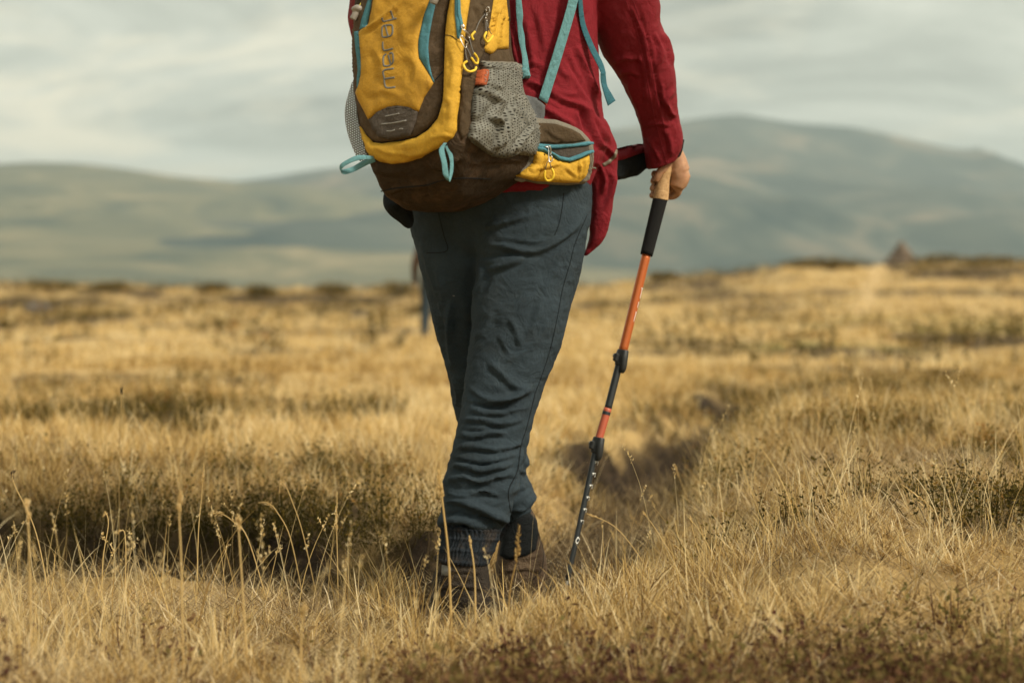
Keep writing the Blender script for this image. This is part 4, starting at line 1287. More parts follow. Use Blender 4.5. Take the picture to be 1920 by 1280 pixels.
# open net of the side pockets: real holes cut by the weave
m, n, l = new_mat('net')
o_ = n.new('ShaderNodeOutputMaterial')
b = n.new('ShaderNodeBsdfPrincipled'); b.inputs['Roughness'].default_value = 0.7
b.inputs['Specular IOR Level'].default_value = 0.3
uvn = n.new('ShaderNodeUVMap').outputs[0]
mp = n.new('ShaderNodeMapping'); mp.inputs['Scale'].default_value = (23.0, 24.0, 1.0); mp.inputs['Rotation'].default_value = (0, 0, R(24))
l.new(uvn, mp.inputs[0])
wob = n.new('ShaderNodeTexNoise'); wob.inputs['Scale'].default_value = 4.0
l.new(uvn, wob.inputs['Vector'])
ad = n.new('ShaderNodeVectorMath'); ad.operation = 'MULTIPLY_ADD'
l.new(wob.outputs['Color'], ad.inputs[0]); ad.inputs[1].default_value = (0.0, 0.0, 0); l.new(mp.outputs[0], ad.inputs[2])
sp = n.new('ShaderNodeSeparateXYZ'); l.new(ad.outputs[0], sp.inputs[0])
def nm(op, a, b2=None):
    q = n.new('ShaderNodeMath'); q.operation = op
    for i, x_ in enumerate((a, b2)):
        if x_ is None: continue
        if isinstance(x_, (int, float)): q.inputs[i].default_value = x_
        else: l.new(x_, q.inputs[i])
    return q.outputs[0]
row = nm('FLOOR', sp.outputs['Y'])
fx = nm('SUBTRACT', nm('FRACT', nm('ADD', sp.outputs['X'], nm('MULTIPLY', row, 0.5))), 0.5)
fy = nm('SUBTRACT', nm('FRACT', sp.outputs['Y']), 0.5)
dd_ = nm('SQRT', nm('ADD', nm('POWER', nm('ABSOLUTE', fx), 2.0), nm('POWER', nm('ABSOLUTE', fy), 2.0)))
hole = nm('LESS_THAN', dd_, 0.255)
tcn = n.new('ShaderNodeTexCoord').outputs['Object']
l.new(ramp(n, l, noise_node(n, l, tcn, 30, 4, 0.6), [(0.3, (0.105, 0.103, 0.088)), (0.7, (0.18, 0.177, 0.15))]), b.inputs['Base Color'])
tr = n.new('ShaderNodeBsdfTransparent')
ms = n.new('ShaderNodeMixShader')
l.new(hole, ms.inputs[0]); l.new(b.outputs[0], ms.inputs[1]); l.new(tr.outputs[0], ms.inputs[2])
l.new(ms.outputs[0], o_.inputs['Surface'])

pack = tag(empty('backpack', (-0.16, 3.75, 0.95)), 'yellow and brown hiking backpack with teal trim and mesh side pocket on the hiker', 'backpack')
PS = [(-215, (735, 3.78), (830, 3.72), (890, 3.84), (800, 3.90)), (-195, (695, 3.75), (850, 3.66), (932, 3.85), (780, 3.93)), (-120, (674, 3.73), (864, 3.61), (956, 3.84), (765, 3.94)),
      (0, (655, 3.72), (872, 3.585), (966, 3.83), (760, 3.94)), (60, (652, 3.715), (872, 3.57), (968, 3.83), (758, 3.94)), (120, (651, 3.71), (871, 3.56), (976, 3.83), (758, 3.94)), (180, (655, 3.70), (870, 3.55), (992, 3.83), (762, 3.94)),
      (240, (664, 3.69), (867, 3.545), (1012, 3.84), (768, 3.94)), (285, (676, 3.685), (860, 3.55), (1016, 3.845), (774, 3.95)), (320, (690, 3.69), (856, 3.585), (1000, 3.85), (780, 3.95)),
      (350, (704, 3.71), (858, 3.64), (960, 3.86), (785, 3.95)), (372, (722, 3.74), (858, 3.69), (920, 3.87), (790, 3.95)), (392, (760, 3.79), (840, 3.76), (872, 3.87), (800, 3.92))]
def chaikin(q, it, w=.25):
    for _ in range(it):
        nx = np.roll(q, -1, 0)
        q = np.stack([q * (1 - w) + nx * w, q * w + nx * (1 - w)], 1).reshape(-1, q.shape[1])
    return q
rows = []
for (py, *cs) in PS:
    zz = CAM_Z + (540 - py) / FPX * 3.72
    rows.append(np.array([[(px - 960) / FPX * Y, Y, zz] for px, Y in cs]).ravel())
rows = catmull(rows, 70).reshape(70, 4, 3)
rings = []
for r_ in rows:
    q = np.concatenate([np.linspace(r_[i], r_[(i + 1) % 4], 5)[:-1] for i in range(4)])
    rings.append(chaikin(chaikin(q, 1, .3), 2))
pv, pf = fuse([loft(rings)], 0.0064, 7)
TS = []
cD = (640, 160, 4.925); cE = (860, 100, 5.333); cC = (840, 0, 7.11)
for seq, w, h in [([(800, 700), (900, 760), (1000, 730), (1100, 640)], 8, .006), ([(300, 760), (420, 800), (600, 790)], 9, .005), ([(400, 1000), (560, 950), (760, 930), (960, 860)], 6, .006), ([(820, 860), (840, 960), (830, 1060)], 7, .005),
                  ([(600, 960), (620, 1040), (600, 1100)], 7, .004), ([(1080, 420), (1130, 300), (1150, 160)], 6, .004)]:
    st(seq, *cD, w, h)
for seq, w, h in [([(40, 300), (60, 480), (90, 640)], 6, .006), ([(120, 200), (100, 400), (110, 560)], 6, -.006), ([(100, 1100), (300, 1080), (520, 1060), (700, 1090)], 7, .006), ([(60, 960), (160, 1040), (300, 1120)], 7, -.005)]:
    st(seq, *cE, w, h)
for seq, w, h in [([(330, 60), (400, 200), (380, 420)], 5, .006), ([(480, 60), (520, 260), (460, 480)], 5, .006), ([(420, 30), (470, 180), (440, 330)], 5, -.006), ([(700, 120), (640, 380), (600, 600)], 6, .007), ([(760, 80), (740, 300), (720, 520)], 5, .005), ([(290, 400), (340, 560), (330, 680)], 5, .005)]:
    st(seq, *cC, w, h)
pv = fold(pv, pf, TS)
pn_ = vnormals(pv, pf)
pv = pv + pn_ * (.0022 * fbm(pv * 14 + 2.2, 4) + .0008 * fbm(pv * 60, 3))[:, None]
core = mesh_obj('pack_bag', pv, pf, 'pack_base', pack)
PB = [bvh_of(pv, pf)]
PB2 = [PB[0]]
TOP = -110
# the cut pieces of the back, from the lowest layer up
panel('side_panel', [(880, TOP), (925, TOP), (924, 0), (919, 35), (908, 95), (897, 120), (886, 175), (882, 210), (878, 250), (866, 262), (860, 245), (862, 180), (866, 130), (872, 80), (876, 35), (880, 0)], PB, 'pack_brown', pack, off=.002, puff=.002, pufw=6, add_to=PB2)
horse = [(806, TOP), (842, TOP), (842, 0), (837, 28), (833, 63), (832, 98), (831, 134), (830, 176), (826, 200), (819, 221), (802, 241), (782, 255), (754, 261.5), (717, 266), (699, 264), (687, 251), (679, 235), (672.5, 207), (667, 176), (663, 140), (661, 100), (661, 70), (664, 45), (672, 20), (680, 0), (680, TOP)]
panel('back_panel', horse, PB, 'pack_brown_worn', pack, off=.004, puff=.006, pufw=14, wrinkle=.0015, wscale=30, add_to=PB2)
yband = [(846, TOP), (880, TOP), (880, 0), (875, 35), (870, 80), (867, 127), (863, 166), (860, 200), (857, 225), (857, 245), (849, 259), (823, 278), (792, 296), (762, 304), (737, 307), (713, 303), (695, 292), (688, 278), (681, 257), (676, 237), (681, 243), (689, 254), (700, 267), (717, 269), (754, 264.5), (783, 258), (804, 244), (822, 223), (829, 201), (833, 176), (834, 134), (835, 98), (836, 63), (840, 28), (845, 0)]
panel('lower_panel', yband, PB, 'pack_yellow_lit', pack, off=.004, puff=.014, pufw=16, wrinkle=.0016, wscale=34, add_to=PB2,
      strokes=[([(800, 262), (830, 255), (850, 258)], 4, .003), ([(740, 285), (770, 292), (800, 285), (830, 270)], 5, .004), ([(835, 180), (845, 200), (840, 230)], 6, .004), ([(846, 90), (850, 130), (842, 170)], 5, .004), ([(700, 275), (730, 288), (760, 290)], 5, .003)])
front = [(700, TOP), (803, TOP), (806, 0), (796, 25), (789, 53), (784, 79), (784, 91), (786, 110), (802, 135), (813, 156), (808, 165), (796, 182), (789, 199), (785, 210), (766, 204), (745, 201), (727, 204), (707, 213), (691, 226), (684, 211), (672, 188), (667, 174), (669.5, 167), (672, 158), (676, 141), (676.5, 127), (676, 107), (674, 84), (672, 62), (690, 50), (697, 20), (700, 0)]
panel('front_panel', front, PB2, 'pack_yellow', pack, off=.002, puff=.008, pufw=18, wrinkle=.0016, wscale=26, add_to=PB2,
      strokes=[([(668, 62), (690, 53), (706, 43), (720, 32), (734, 20), (756, -4)], 5, .007), ([(700, 90), (716, 120), (712, 160)], 8, .003), ([(760, 100), (780, 125), (775, 165)], 9, .003), ([(690, 180), (720, 170), (760, 185)], 8, .002), ([(770, 30), (755, 60), (765, 90)], 8, .002)])
panel('teal_strip', [(806.5, TOP), (818, TOP), (818, 0), (816, 11), (810, 39), (805, 67.5), (803, 90), (805, 118), (810, 141), (815, 154), (813, 155), (802.5, 134), (786.5, 109), (784.5, 91), (784.5, 79), (789.5, 53), (796.5, 25), (806.5, 0)], PB2, 'pack_teal', pack, off=.001, puff=.002, pufw=5, res=3, skirt=.004)
panel('teal_strip', [(688, TOP), (699, TOP), (697, 0), (694, 20), (688, 50), (674, 56), (678, 36), (684, 18), (690, 0)], PB2, 'pack_teal', pack, off=.001, puff=.002, pufw=5, res=3, skirt=.004)
panel('teal_strip', [(664, 60), (672, 58), (674, 84), (676, 107), (676.5, 127), (676, 141), (672, 158), (669.5, 166), (669, 150), (671, 132), (669, 110), (666, 86)], PB2, 'pack_teal', pack, off=.001, puff=.002, pufw=4, res=3, skirt=.004)
gpatch = [(691, 225), (707, 210), (727, 200.5), (746, 198), (766, 201), (784, 210), (780, 228), (770, 255), (754, 258), (730, 261), (711, 257), (700, 242)]
GB = list(PB2)
patch = panel('reinforcement_patch', gpatch, PB2, 'pack_grey', pack, off=.004, puff=.004, pufw=9, res=3.5, add_to=GB)
for seq in ([(722, 218.5), (735, 216), (749, 213)], [(715, 233), (736, 231), (762, 226)], [(725, 246), (733, 246), (741, 243.5)], [(748.5, 242.5), (752, 241.5), (756, 242)]):
    v, f = stroke_on(seq, GB, 2.3, .001, 12)
    mesh_obj('printed_line', v, f, 'print_pale', patch)
# lettering up the front panel, word "marat" in rounded strokes
A7 = 7.11
letters = [
    [[(700, 915), (565, 945), (572, 1050), (580, 1130), (610, 1172), (720, 1165)], [(572, 1055), (640, 1045), (710, 1037)]],
    [[(600, 722), (563, 760), (562, 850), (582, 882), (655, 868), (640, 790), (628, 735)], [(640, 718), (678, 712), (690, 745), (690, 830), (655, 868)]],
    [[(553, 560), (556, 640), (582, 676), (690, 650)]],
    [[(600, 340), (560, 350), (545, 385), (545, 470), (566, 498), (650, 482), (680, 450), (685, 380), (668, 338), (600, 340)], [(588, 345), (605, 420), (625, 488)]],
    [[(545, 238), (550, 275), (585, 287), (735, 250)], [(655, 145), (678, 205), (702, 268)]]]
for ch in letters:
    mb = MB()
    for s_ in ch:
        v, f = stroke_on([(640 + a / A7, b_ / A7) for a, b_ in s_], PB2, 3.4, .0006, 40, .25)
        mb.add(v, f)
    mb.build('printed_letter', 'print_grey', pack)
# upper right yellow piece, zip and net pocket of the near side
panel('upper_side_panel', [(924, TOP), (946, TOP), (948, 0), (952.5, 42), (952, 92), (930, 93), (926, 98), (919, 102), (909, 97), (906, 91), (914.5, 56), (919, 35), (924, 0)], PB, 'pack_yellow_lit', pack, off=.003, puff=.007, pufw=10, res=3, add_to=PB2,
      strokes=[([(940, 5), (932, 40), (925, 80)], 4, .005), ([(930, 10), (924, 50), (916, 85)], 3.5, -.004)])
panel('pocket_yoke', [(926, 99), (930, 94), (952, 93.5), (958, 118), (960, 124), (915, 124), (918, 103)], PB, 'pack_brown', pack, off=.003, puff=.004, pufw=8, res=3.5, add_to=PB2)
zipper = panel('zip', [(853, TOP), (863, TOP), (863, 0), (864, 25), (868, 46), (864, 62), (861, 73), (857, 72), (855.5, 56), (852.6, 28), (853, 0)], PB2, 'pack_teal', pack, off=.002, puff=.003, pufw=5, res=3, skirt=.004)
v, f = stroke_on([(857, -20), (858, 0), (858.5, 25), (862, 46), (861, 60)], PB2, 1.5, .006, 30)
mesh_obj('zip_coil', v, f, 'strap_teal_dark', zipper)
pocket = [(896.5, 116), (920, 116.5), (950, 118), (969, 119.5), (972.5, 124), (973, 145), (973, 166), (977, 179), (988, 199), (999, 216), (1005, 230), (1007, 241), (1006, 259), (1003, 280), (1000, 293), (986, 292), (972.5, 291), (965, 289), (959, 296), (946, 297), (935, 295.5), (920, 293), (900, 281), (882, 268), (876, 256), (880, 240), (884, 227), (883, 205), (884, 185), (887, 172), (895.6, 160), (901, 146), (902, 130)]
cE5 = lambda q: [(860 + a / 5.333, 100 + b_ / 5.333) for a, b_ in q]
panel('net_pocket', pocket, PB, 'net', pack, off=.006, puff=.022, pufw=26, res=2.6, skirt=.01,
      strokes=[(cE5([(150, 380), (240, 385), (330, 420), (420, 480), (430, 560)]), 7, .011), (cE5([(150, 760), (260, 650), (330, 560), (400, 500)]), 8, -.009, 'ridge'), (cE5([(330, 590), (380, 570), (430, 540)]), 5, .002),
               (cE5([(310, 610), (380, 660), (430, 720), (420, 860), (380, 980)]), 6, .015), (cE5([(560, 480), (500, 640), (470, 800), (440, 960)]), 7, .012), (cE5([(600, 400), (560, 560), (520, 700)]), 6, -.006),
               (cE5([(760, 720), (690, 800), (610, 900), (560, 990)]), 5, .011), (cE5([(250, 200), (300, 280), (380, 330), (480, 340)]), 6, .005), (cE5([(120, 820), (220, 900), (330, 1000)]), 6, .006), (cE5([(600, 540), (660, 640), (700, 720)]), 6, .005),
               (cE5([(240, 130), (400, 140), (580, 140)]), 4, .003)])
v, f = stroke_on([(897, 117), (930, 118), (968, 121), (972, 126)], PB, 3.4, .010, 24)
mesh_obj('pocket_hem', v, f, 'piping_grey', pack)
v, f = stroke_on([(973, 125), (974, 166), (978, 180), (999, 217), (1007, 241)], PB, 3.0, .006, 40)
mesh_obj('pocket_edge', v, f, 'piping_grey', pack)
tag_p = panel('brand_tab', [(893, 133), (903, 133.5), (902, 146), (899, 161), (889, 160)], PB, 'tag_orange', pack, off=.022, puff=.001, pufw=4, res=2.5, skirt=.003)
for seq in ([(896.5, 138), (899, 140), (897.5, 143.5)], [(895, 146), (897.5, 146.5)], [(895, 150), (896.5, 153), (894.5, 156)]):
    v, f = stroke_on(seq, PB, 1.1, .0245, 8)
    mesh_obj('tab_print', v, f, 'print_pale', tag_p)
# net pocket of the far side, seen past the edge of the bag
v, f = fuse([sections([((661, 150), (690, 150), 3.74, .03), ((652, 180), (690, 178), 3.75, .05), ((647, 205), (692, 200), 3.755, .06), ((648, 230), (695, 226), 3.755, .06), ((654, 258), (700, 252), 3.755, .055), ((664, 285), (705, 280), 3.75, .045), ((672, 300), (708, 298), 3.745, .03)], 40, 40)], .005, 4)
o = mesh_obj('net_pocket', v, f, 'net', pack, uv=to_px(v) / 100.0)
# straps' stubs, seams and dark under-pad
v, f = stroke_on([(714, 359), (735, 354), (760, 351), (800, 347), (822, 340), (850, 335), (880, 334), (920, 336)], PB, 2.2, .0008, 60)
mesh_obj('bottom_seam', v, f, 'seam_dark', pack)
v, f = stroke_on([(830, 176), (826.5, 200), (819.5, 221), (802.5, 242), (782, 256), (754, 263), (717, 267.5), (699, 265.5), (687.5, 252)], PB2, 1.8, .001, 60)
mesh_obj('panel_piping', v, f, 'seam_dark', pack)
v, f = stroke_on([(816, 151), (824, 142), (831.5, 133)], PB2, 1.8, .001, 14)
mesh_obj('panel_seam', v, f, 'seam_dark', pack)
v, f = stroke_on([(842, 0), (836, 28), (833.3, 63), (833, 98), (832, 134), (831, 176)], PB2, 1.7, .001, 40)
mesh_obj('panel_piping', v, f, 'seam_dark', pack)
v, f = stroke_on([(833, 66), (846, 68), (857, 76)], PB2, 1.5, .001, 16)
mesh_obj('panel_seam', v, f, 'seam_dark', pack)
v, f = fuse([sections([((719, 368), (760, 360), 3.86, .05), ((718, 380), (765, 375), 3.87, .05), ((728, 395), (770, 390), 3.88, .045), ((746, 410), (775, 402), 3.89, .04), ((757, 420), (776, 415), 3.9, .03)], 24, 30)], .005, 4)
mesh_obj('lumbar_pad', v, f, 'black_cloth', pack)
# hip wing, hip-belt pocket with open zip
JB = [J_BVH[0], T_BVH[0], PB[0]]
HB = list(JB)
wing = panel('hip_wing', [(976, 178), (990, 180), (1007, 185), (1022.5, 199.5), (1021, 212), (1019, 225), (1015, 243), (1007.6, 254), (995, 262), (975, 260), (970, 220)], JB, 'wing_grey', pack, off=.006, puff=.006, pufw=8, res=3.5, add_to=HB, relax=15)
belt_out = [(985, 224), (1005, 222), (1019, 224), (1044, 227), (1072.5, 237), (1091, 247), (1102, 262), (1109, 272), (1109, 290), (1108, 305), (1101, 334), (1090, 345), (1064, 348), (1007, 344.5), (979, 338.5), (962, 334), (970, 320), (985, 300), (990, 260)]
belt = panel('hip_belt', belt_out, JB, 'piping_grey', pack, off=.010, puff=.014, pufw=16, res=4, skirt=.02, add_to=HB, relax=25)
panel('belt_top_panel', [(1000, 232), (1018, 231), (1043, 233), (1070, 242), (1087, 251), (1098, 264), (1075, 268), (1040, 270), (1003, 268), (990, 255)], HB, 'pack_brown', belt, off=.002, puff=.004, pufw=8, res=3.5, skirt=.004,
      strokes=[([(1025, 240), (1040, 255), (1065, 262)], 5, .003)], add_to=HB)
by = [(1003, 284), (1018, 285), (1032, 292), (1047, 300), (1066, 303.5), (1085, 297), (1104, 288), (1105, 302), (1101, 320), (1096, 333), (1085, 341), (1061, 342.5), (1007, 339), (979, 333.5), (967, 330), (985, 318), (999, 306)]
panel('belt_pocket', by, HB, 'pack_yellow_lit', belt, off=.003, puff=.014, pufw=12, res=3, skirt=.006, add_to=HB,
      strokes=[([(985, 322), (1010, 316), (1040, 310), (1056, 304)], 4, .005), ([(1088, 303), (1089, 318), (1086, 336)], 3.5, .006), ([(1100, 300), (1096, 318), (1092, 334)], 3.5, .005), ([(1060, 312), (1075, 325), (1085, 332)], 5, .003), ([(1085, 303), (1096, 302), (1104, 299)], 3, .003)])
panel('pocket_mouth', [(1012, 279), (1040, 279), (1075, 276), (1104, 273), (1105, 284), (1085, 292), (1066, 297), (1047, 294), (1030, 286)], HB, 'pack_grey', belt, off=.001, res=3, skirt=.003)
panel('zip_tape', [(1004, 269.5), (1040, 271.5), (1075, 270), (1100, 265.5), (1111, 267), (1112, 271), (1100, 273), (1075, 276), (1040, 279), (1004, 278)], HB, 'pack_teal', belt, off=.004, puff=.003, pufw=4, res=2.6, skirt=.004, relax=8)
panel('zip_tape', [(1004, 277), (1018, 279), (1031, 284), (1048, 292.5), (1066, 296), (1084, 289.5), (1097, 284), (1109, 281), (1110, 285), (1098, 290), (1086, 296), (1066, 303), (1047, 300), (1029, 290.5), (1015, 286), (1004, 284)], HB, 'pack_teal', belt, off=.012, puff=.003, pufw=4, res=2.6, skirt=.008, relax=8)
v, f = stroke_on([(1107, 283), (1109, 300), (1107, 312), (1114, 315)], HB, 3.0, .006, 20)
mesh_obj('belt_edge', v, f, 'piping_grey', belt)
# webbing straps
def flat_strap(name, left, right, bvhs, mat, off=.004, thick=.0018, n=40, par=pack):
    L_, R_ = catmull(left, n), catmull(right, n)
    a, b2 = [], []
    last = 3.85
    for p_, q_ in zip(L_, R_):
        h0 = hit_or_near(p_[0], p_[1], bvhs, last); h1 = hit_or_near(q_[0], q_[1], bvhs, last)
        last = h1[2]
        a.append(h0[0] + h0[1] * off); b2.append(h1[0] + h1[1] * off)
    a, b2 = np.array([tuple(x_) for x_ in a]), np.array([tuple(x_) for x_ in b2])
    for _ in range(6):
        a[1:-1] = (a[:-2] + 2 * a[1:-1] + a[2:]) / 4; b2[1:-1] = (b2[:-2] + 2 * b2[1:-1] + b2[2:]) / 4
    v, f = ribbon(a, b2, thick, n)
    return mesh_obj(name, v, f, mat, par)
flat_strap('compression_strap', [(960, -60), (967, 0), (969, 47), (973, 94), (977.5, 145)], [(970, -60), (977, 5), (981, 40), (983, 90), (993, 147)], JB, 'strap_teal', .012)
panel('strap_end', [(975, 130), (990, 129.5), (993.5, 147), (978, 149)], JB, 'strap_teal', pack, off=.016, puff=.002, pufw=4, res=3, skirt=.003)
sa_ = [P(1075, -60, 3.86), P(1066, 0, 3.86), P(1040, 90, 3.855), P(1010, 185, 3.852)]
sb_ = [P(1092, -60, 3.87), P(1084, 0, 3.87), P(1057, 96, 3.862), P(1026, 195, 3.858)]
v, f = ribbon(sa_, sb_, .002, 40)
mesh_obj('stabiliser_strap', v, f, 'strap_teal', pack)
v, f = stroke_on([(1009, 186), (1018, 191), (1025, 198)], HB, 2.2, .004, 12)
mesh_obj('strap_stitching', v, f, 'tag_orange', pack)
v, f = ribbon([P(1082, -40, 3.89), P(1084, 0, 3.89), P(1088, 45, 3.895), P(1103, 88, 3.90), P(1120, 122, 3.905), P(1128, 140, 3.905)], [P(1090, -40, 3.90), P(1092, 0, 3.90), P(1097, 42, 3.905), P(1112, 82, 3.91), P(1130, 118, 3.915), P(1136, 138, 3.915)], .002, 50)
mesh_obj('shoulder_webbing', v, f, 'strap_teal_dark', pack)
v, f = ribbon([P(1126, 138, 3.905), P(1127, 154, 3.905), P(1133, 178, 3.90), P(1140, 199, 3.90)], [P(1135, 134, 3.912), P(1138, 160, 3.915), P(1147, 177, 3.91), P(1154, 189, 3.91)], .003, 24)
mesh_obj('webbing_tail', v, f, 'strap_teal_dark', pack)
v, f = fuse([sections([((1082, -90), (1108, -90), 3.93, .03), ((1088, -30), (1110, -30), 3.95, .03), ((1094, 20), (1112, 20), 3.98, .03), ((1104, 65), (1119, 62), 4.0, .026), ((1112, 95), (1122, 92), 4.02, .02), ((1118, 112), (1123, 110), 4.03, .012)], 40, 30)], .005, 4)
mesh_obj('shoulder_strap', v, f, 'black_cloth', pack)
for sx in (0,):                                               # second shoulder strap over the hidden shoulder
    v, f = fuse([sections([((760, -95), (800, -95), 3.95, .03), ((745, -120), (790, -122), 4.02, .03), ((750, -118), (792, -112), 4.1, .03), ((755, -60), (795, -60), 4.16, .025), ((765, 40), (790, 40), 4.17, .02)], 40, 24)], .006, 4)
    mesh_obj('shoulder_strap', v, f, 'black_cloth', pack)
# teal webbing loops at the foot of the bag
def loop3(name, pts_a, pts_b, mat='strap_teal'):
    v, f = ribbon(pts_a, pts_b, .0018, 50)
    return mesh_obj(name, v, f, mat, pack)
loop3('gear_loop', [P(700, 293, 3.655), P(672, 291, 3.645), P(650, 300, 3.64), P(638, 309, 3.645), P(640, 318, 3.66), P(660, 313, 3.68), P(680, 302, 3.68), P(702, 297, 3.665)],
      [P(702, 299, 3.655), P(676, 300, 3.645), P(655, 307, 3.64), P(640, 318, 3.645), P(645, 327, 3.66), P(664, 322, 3.68), P(686, 311, 3.68), P(704, 303, 3.665)])
loop3('gear_loop', [P(832, 268, 3.545), P(823, 282, 3.540), P(828, 305, 3.538), P(831, 328, 3.54), P(840, 337, 3.555), P(843, 322, 3.565), P(843, 300, 3.57), P(834, 275, 3.565)],
      [P(838, 268, 3.55), P(833, 280, 3.545), P(838, 305, 3.542), P(842, 333, 3.545), P(844, 340, 3.558), P(850, 318, 3.572), P(849, 292, 3.575), P(841, 272, 3.57)])
# zip pulls: metal slider and ring, cord, moulded yellow horseshoe
def at(px, py, off):
    h_ = hit_or_near(px, py, PB2, 3.6)
    return h_[0] + h_[1] * off
def curve_at(pts, off, rpx, mat, name, par, n=24, nseg=8, closed=False):
    q = [at(a, b_, off) for a, b_ in pts]
    if closed: q.append(q[0])
    v, f = tube(catmull([tuple(z_) for z_ in q], n), rpx / FPX * 3.58, nseg, cap=True)
    return mesh_obj(name, v, f, mat, par)
def beads(pts, off, rpx, name, par):
    q = catmull([tuple(at(a, b_, off)) for a, b_ in pts], 40)
    rad = (rpx + .35 * np.abs(np.sin(np.linspace(0, 15.7, 40)))) / FPX * 3.58
    v, f = tube(q, rad, 10)
    return mesh_obj(name, v, f, 'pull_yellow', par)
def c_(q): return [(840 + a / 7.11, b_ / 7.11) for a, b_ in q]
ro = mesh_obj('zip_pull', *ball(tuple(at(*c_([(180, 370)])[0], .008)), .0042, 1.1, .7, 1.2, 12, 8), 'metal', pack)
curve_at(c_([(170, 390), (200, 430), (235, 480), (262, 515), (268, 495), (225, 450), (190, 400)]), .010, 1.0, 'metal', 'ring', ro, 30, 6)
curve_at(c_([(165, 480), (150, 520), (170, 600), (195, 660), (235, 655), (240, 610), (215, 560), (190, 500), (165, 480)]), .010, 1.1, 'metal', 'ring', ro, 40, 6)
curve_at(c_([(225, 640), (232, 740), (238, 830)]), .011, .9, 'cord_grey', 'cord', ro)
curve_at(c_([(235, 640), (262, 740), (275, 780)]), .012, .9, 'cord_grey', 'cord', ro)
curve_at(c_([(255, 530), (270, 640), (300, 730)]), .012, .9, 'cord_grey', 'cord', ro)
beads(c_([(235, 830), (205, 880), (215, 940), (260, 972), (310, 950), (325, 905)]), .012, 2.0, 'pull_tab', ro)
beads(c_([(300, 725), (335, 790), (335, 850), (305, 850), (275, 780)]), .013, 1.9, 'pull_tab', ro)
ro = mesh_obj('zip_pull', *ball(tuple(at(*c_([(480, 235)])[0], .007)), .0034, .8, .8, 1.5, 12, 8), 'metal_dark', pack)
curve_at(c_([(460, 140), (490, 105), (525, 120), (530, 165), (495, 180), (462, 160), (460, 140)]), .010, 1.1, 'metal', 'ring', ro, 40, 6)
curve_at(c_([(475, 180), (490, 220), (470, 260), (495, 270), (470, 310)]), .010, .9, 'metal', 'ring', ro, 30, 6)
curve_at(c_([(462, 190), (400, 310), (335, 430)]), .009, .8, 'cord_grey', 'cord', ro)
curve_at(c_([(490, 290), (485, 370), (470, 440)]), .009, .8, 'cord_grey', 'cord', ro)
curve_at(c_([(495, 290), (515, 400), (550, 490)]), .009, .8, 'cord_grey', 'cord', ro)
beads(c_([(325, 435), (303, 480), (318, 530)]), .010, 2.0, 'pull_tab', ro)
beads(c_([(462, 445), (430, 500), (460, 560), (510, 580), (550, 550), (552, 505)]), .011, 2.0, 'pull_tab', ro)
PB3 = PB2; PB2 = HB
fF = lambda q: [(960 + a / 6.4, 180 + b_ / 6.4) for a, b_ in q]
ro = mesh_obj('zip_pull', *ball(tuple(at(*fF([(390, 615)])[0], .010)), .0042, 1.3, .7, .8, 12, 8), 'metal', belt)
curve_at(fF([(420, 600), (440, 630), (445, 700), (435, 745), (405, 755), (388, 735), (390, 680), (400, 640)]), .018, 1.2, 'metal', 'pull_ring', ro, 40, 6)
v = None
PB2 = PB3
q = catmull([tuple(hit_or_near(a, b_, HB, 3.85)[0] + hit_or_near(a, b_, HB, 3.85)[1] * .016) for a, b_ in fF([(415, 760), (400, 830), (375, 900)])], 20)
v1, f1 = tube(q, .001, 6)
q = catmull([tuple(hit_or_near(a, b_, HB, 3.85)[0] + hit_or_near(a, b_, HB, 3.85)[1] * .016) for a, b_ in fF([(425, 760), (445, 830), (460, 880)])], 20)
v2, f2 = tube(q, .001, 6)
mb = MB(); mb.add(v1, f1); mb.add(v2, f2)
mb.build('pull_cord', 'cord_grey', ro)
q = catmull([tuple(hit_or_near(a, b_, HB, 3.85)[0] + hit_or_near(a, b_, HB, 3.85)[1] * .017) for a, b_ in fF([(368, 905), (372, 955), (410, 988), (460, 975), (482, 930), (465, 885)])], 40)
v, f = tube(q, (2.0 + .35 * np.abs(np.sin(np.linspace(0, 15.7, 40)))) / FPX * 3.8, 10)
mesh_obj('pull_tab', v, f, 'pull_yellow', ro)
# cord locks at the top edge
q0 = P(671, 26, 3.70)
mbt = MB()
mbt.add(*fuse([cap_tube([P(661, 19, 3.70), P(671, 16, 3.695), P(680, 21, 3.70)], [.0062, .0085, .006], 12, 12), cap_tube([P(670, 20, 3.70), P(666, 28, 3.698), P(661, 37, 3.698)], [.0085, .0078, .0078], 12, 14)], .0016, 3))
lock = mbt.build('cord_lock', 'toggle_grey', pack)
v, f = tube(catmull([tuple(P(684, -20, 3.71)), tuple(P(681, 0, 3.705)), tuple(P(673, 14, 3.698))], 14), .0026, 8)
mesh_obj('lock_cord', v, f, 'cord_yellow', lock)
mbt = MB()
mbt.add(*fuse([cap_tube([P(818, -14, 3.58), P(815, -2, 3.575), P(812, 8, 3.575)], [.010, .0095, .008], 14, 14)], .0016, 3))
mbt.build('cord_lock', 'toggle_grey', pack)

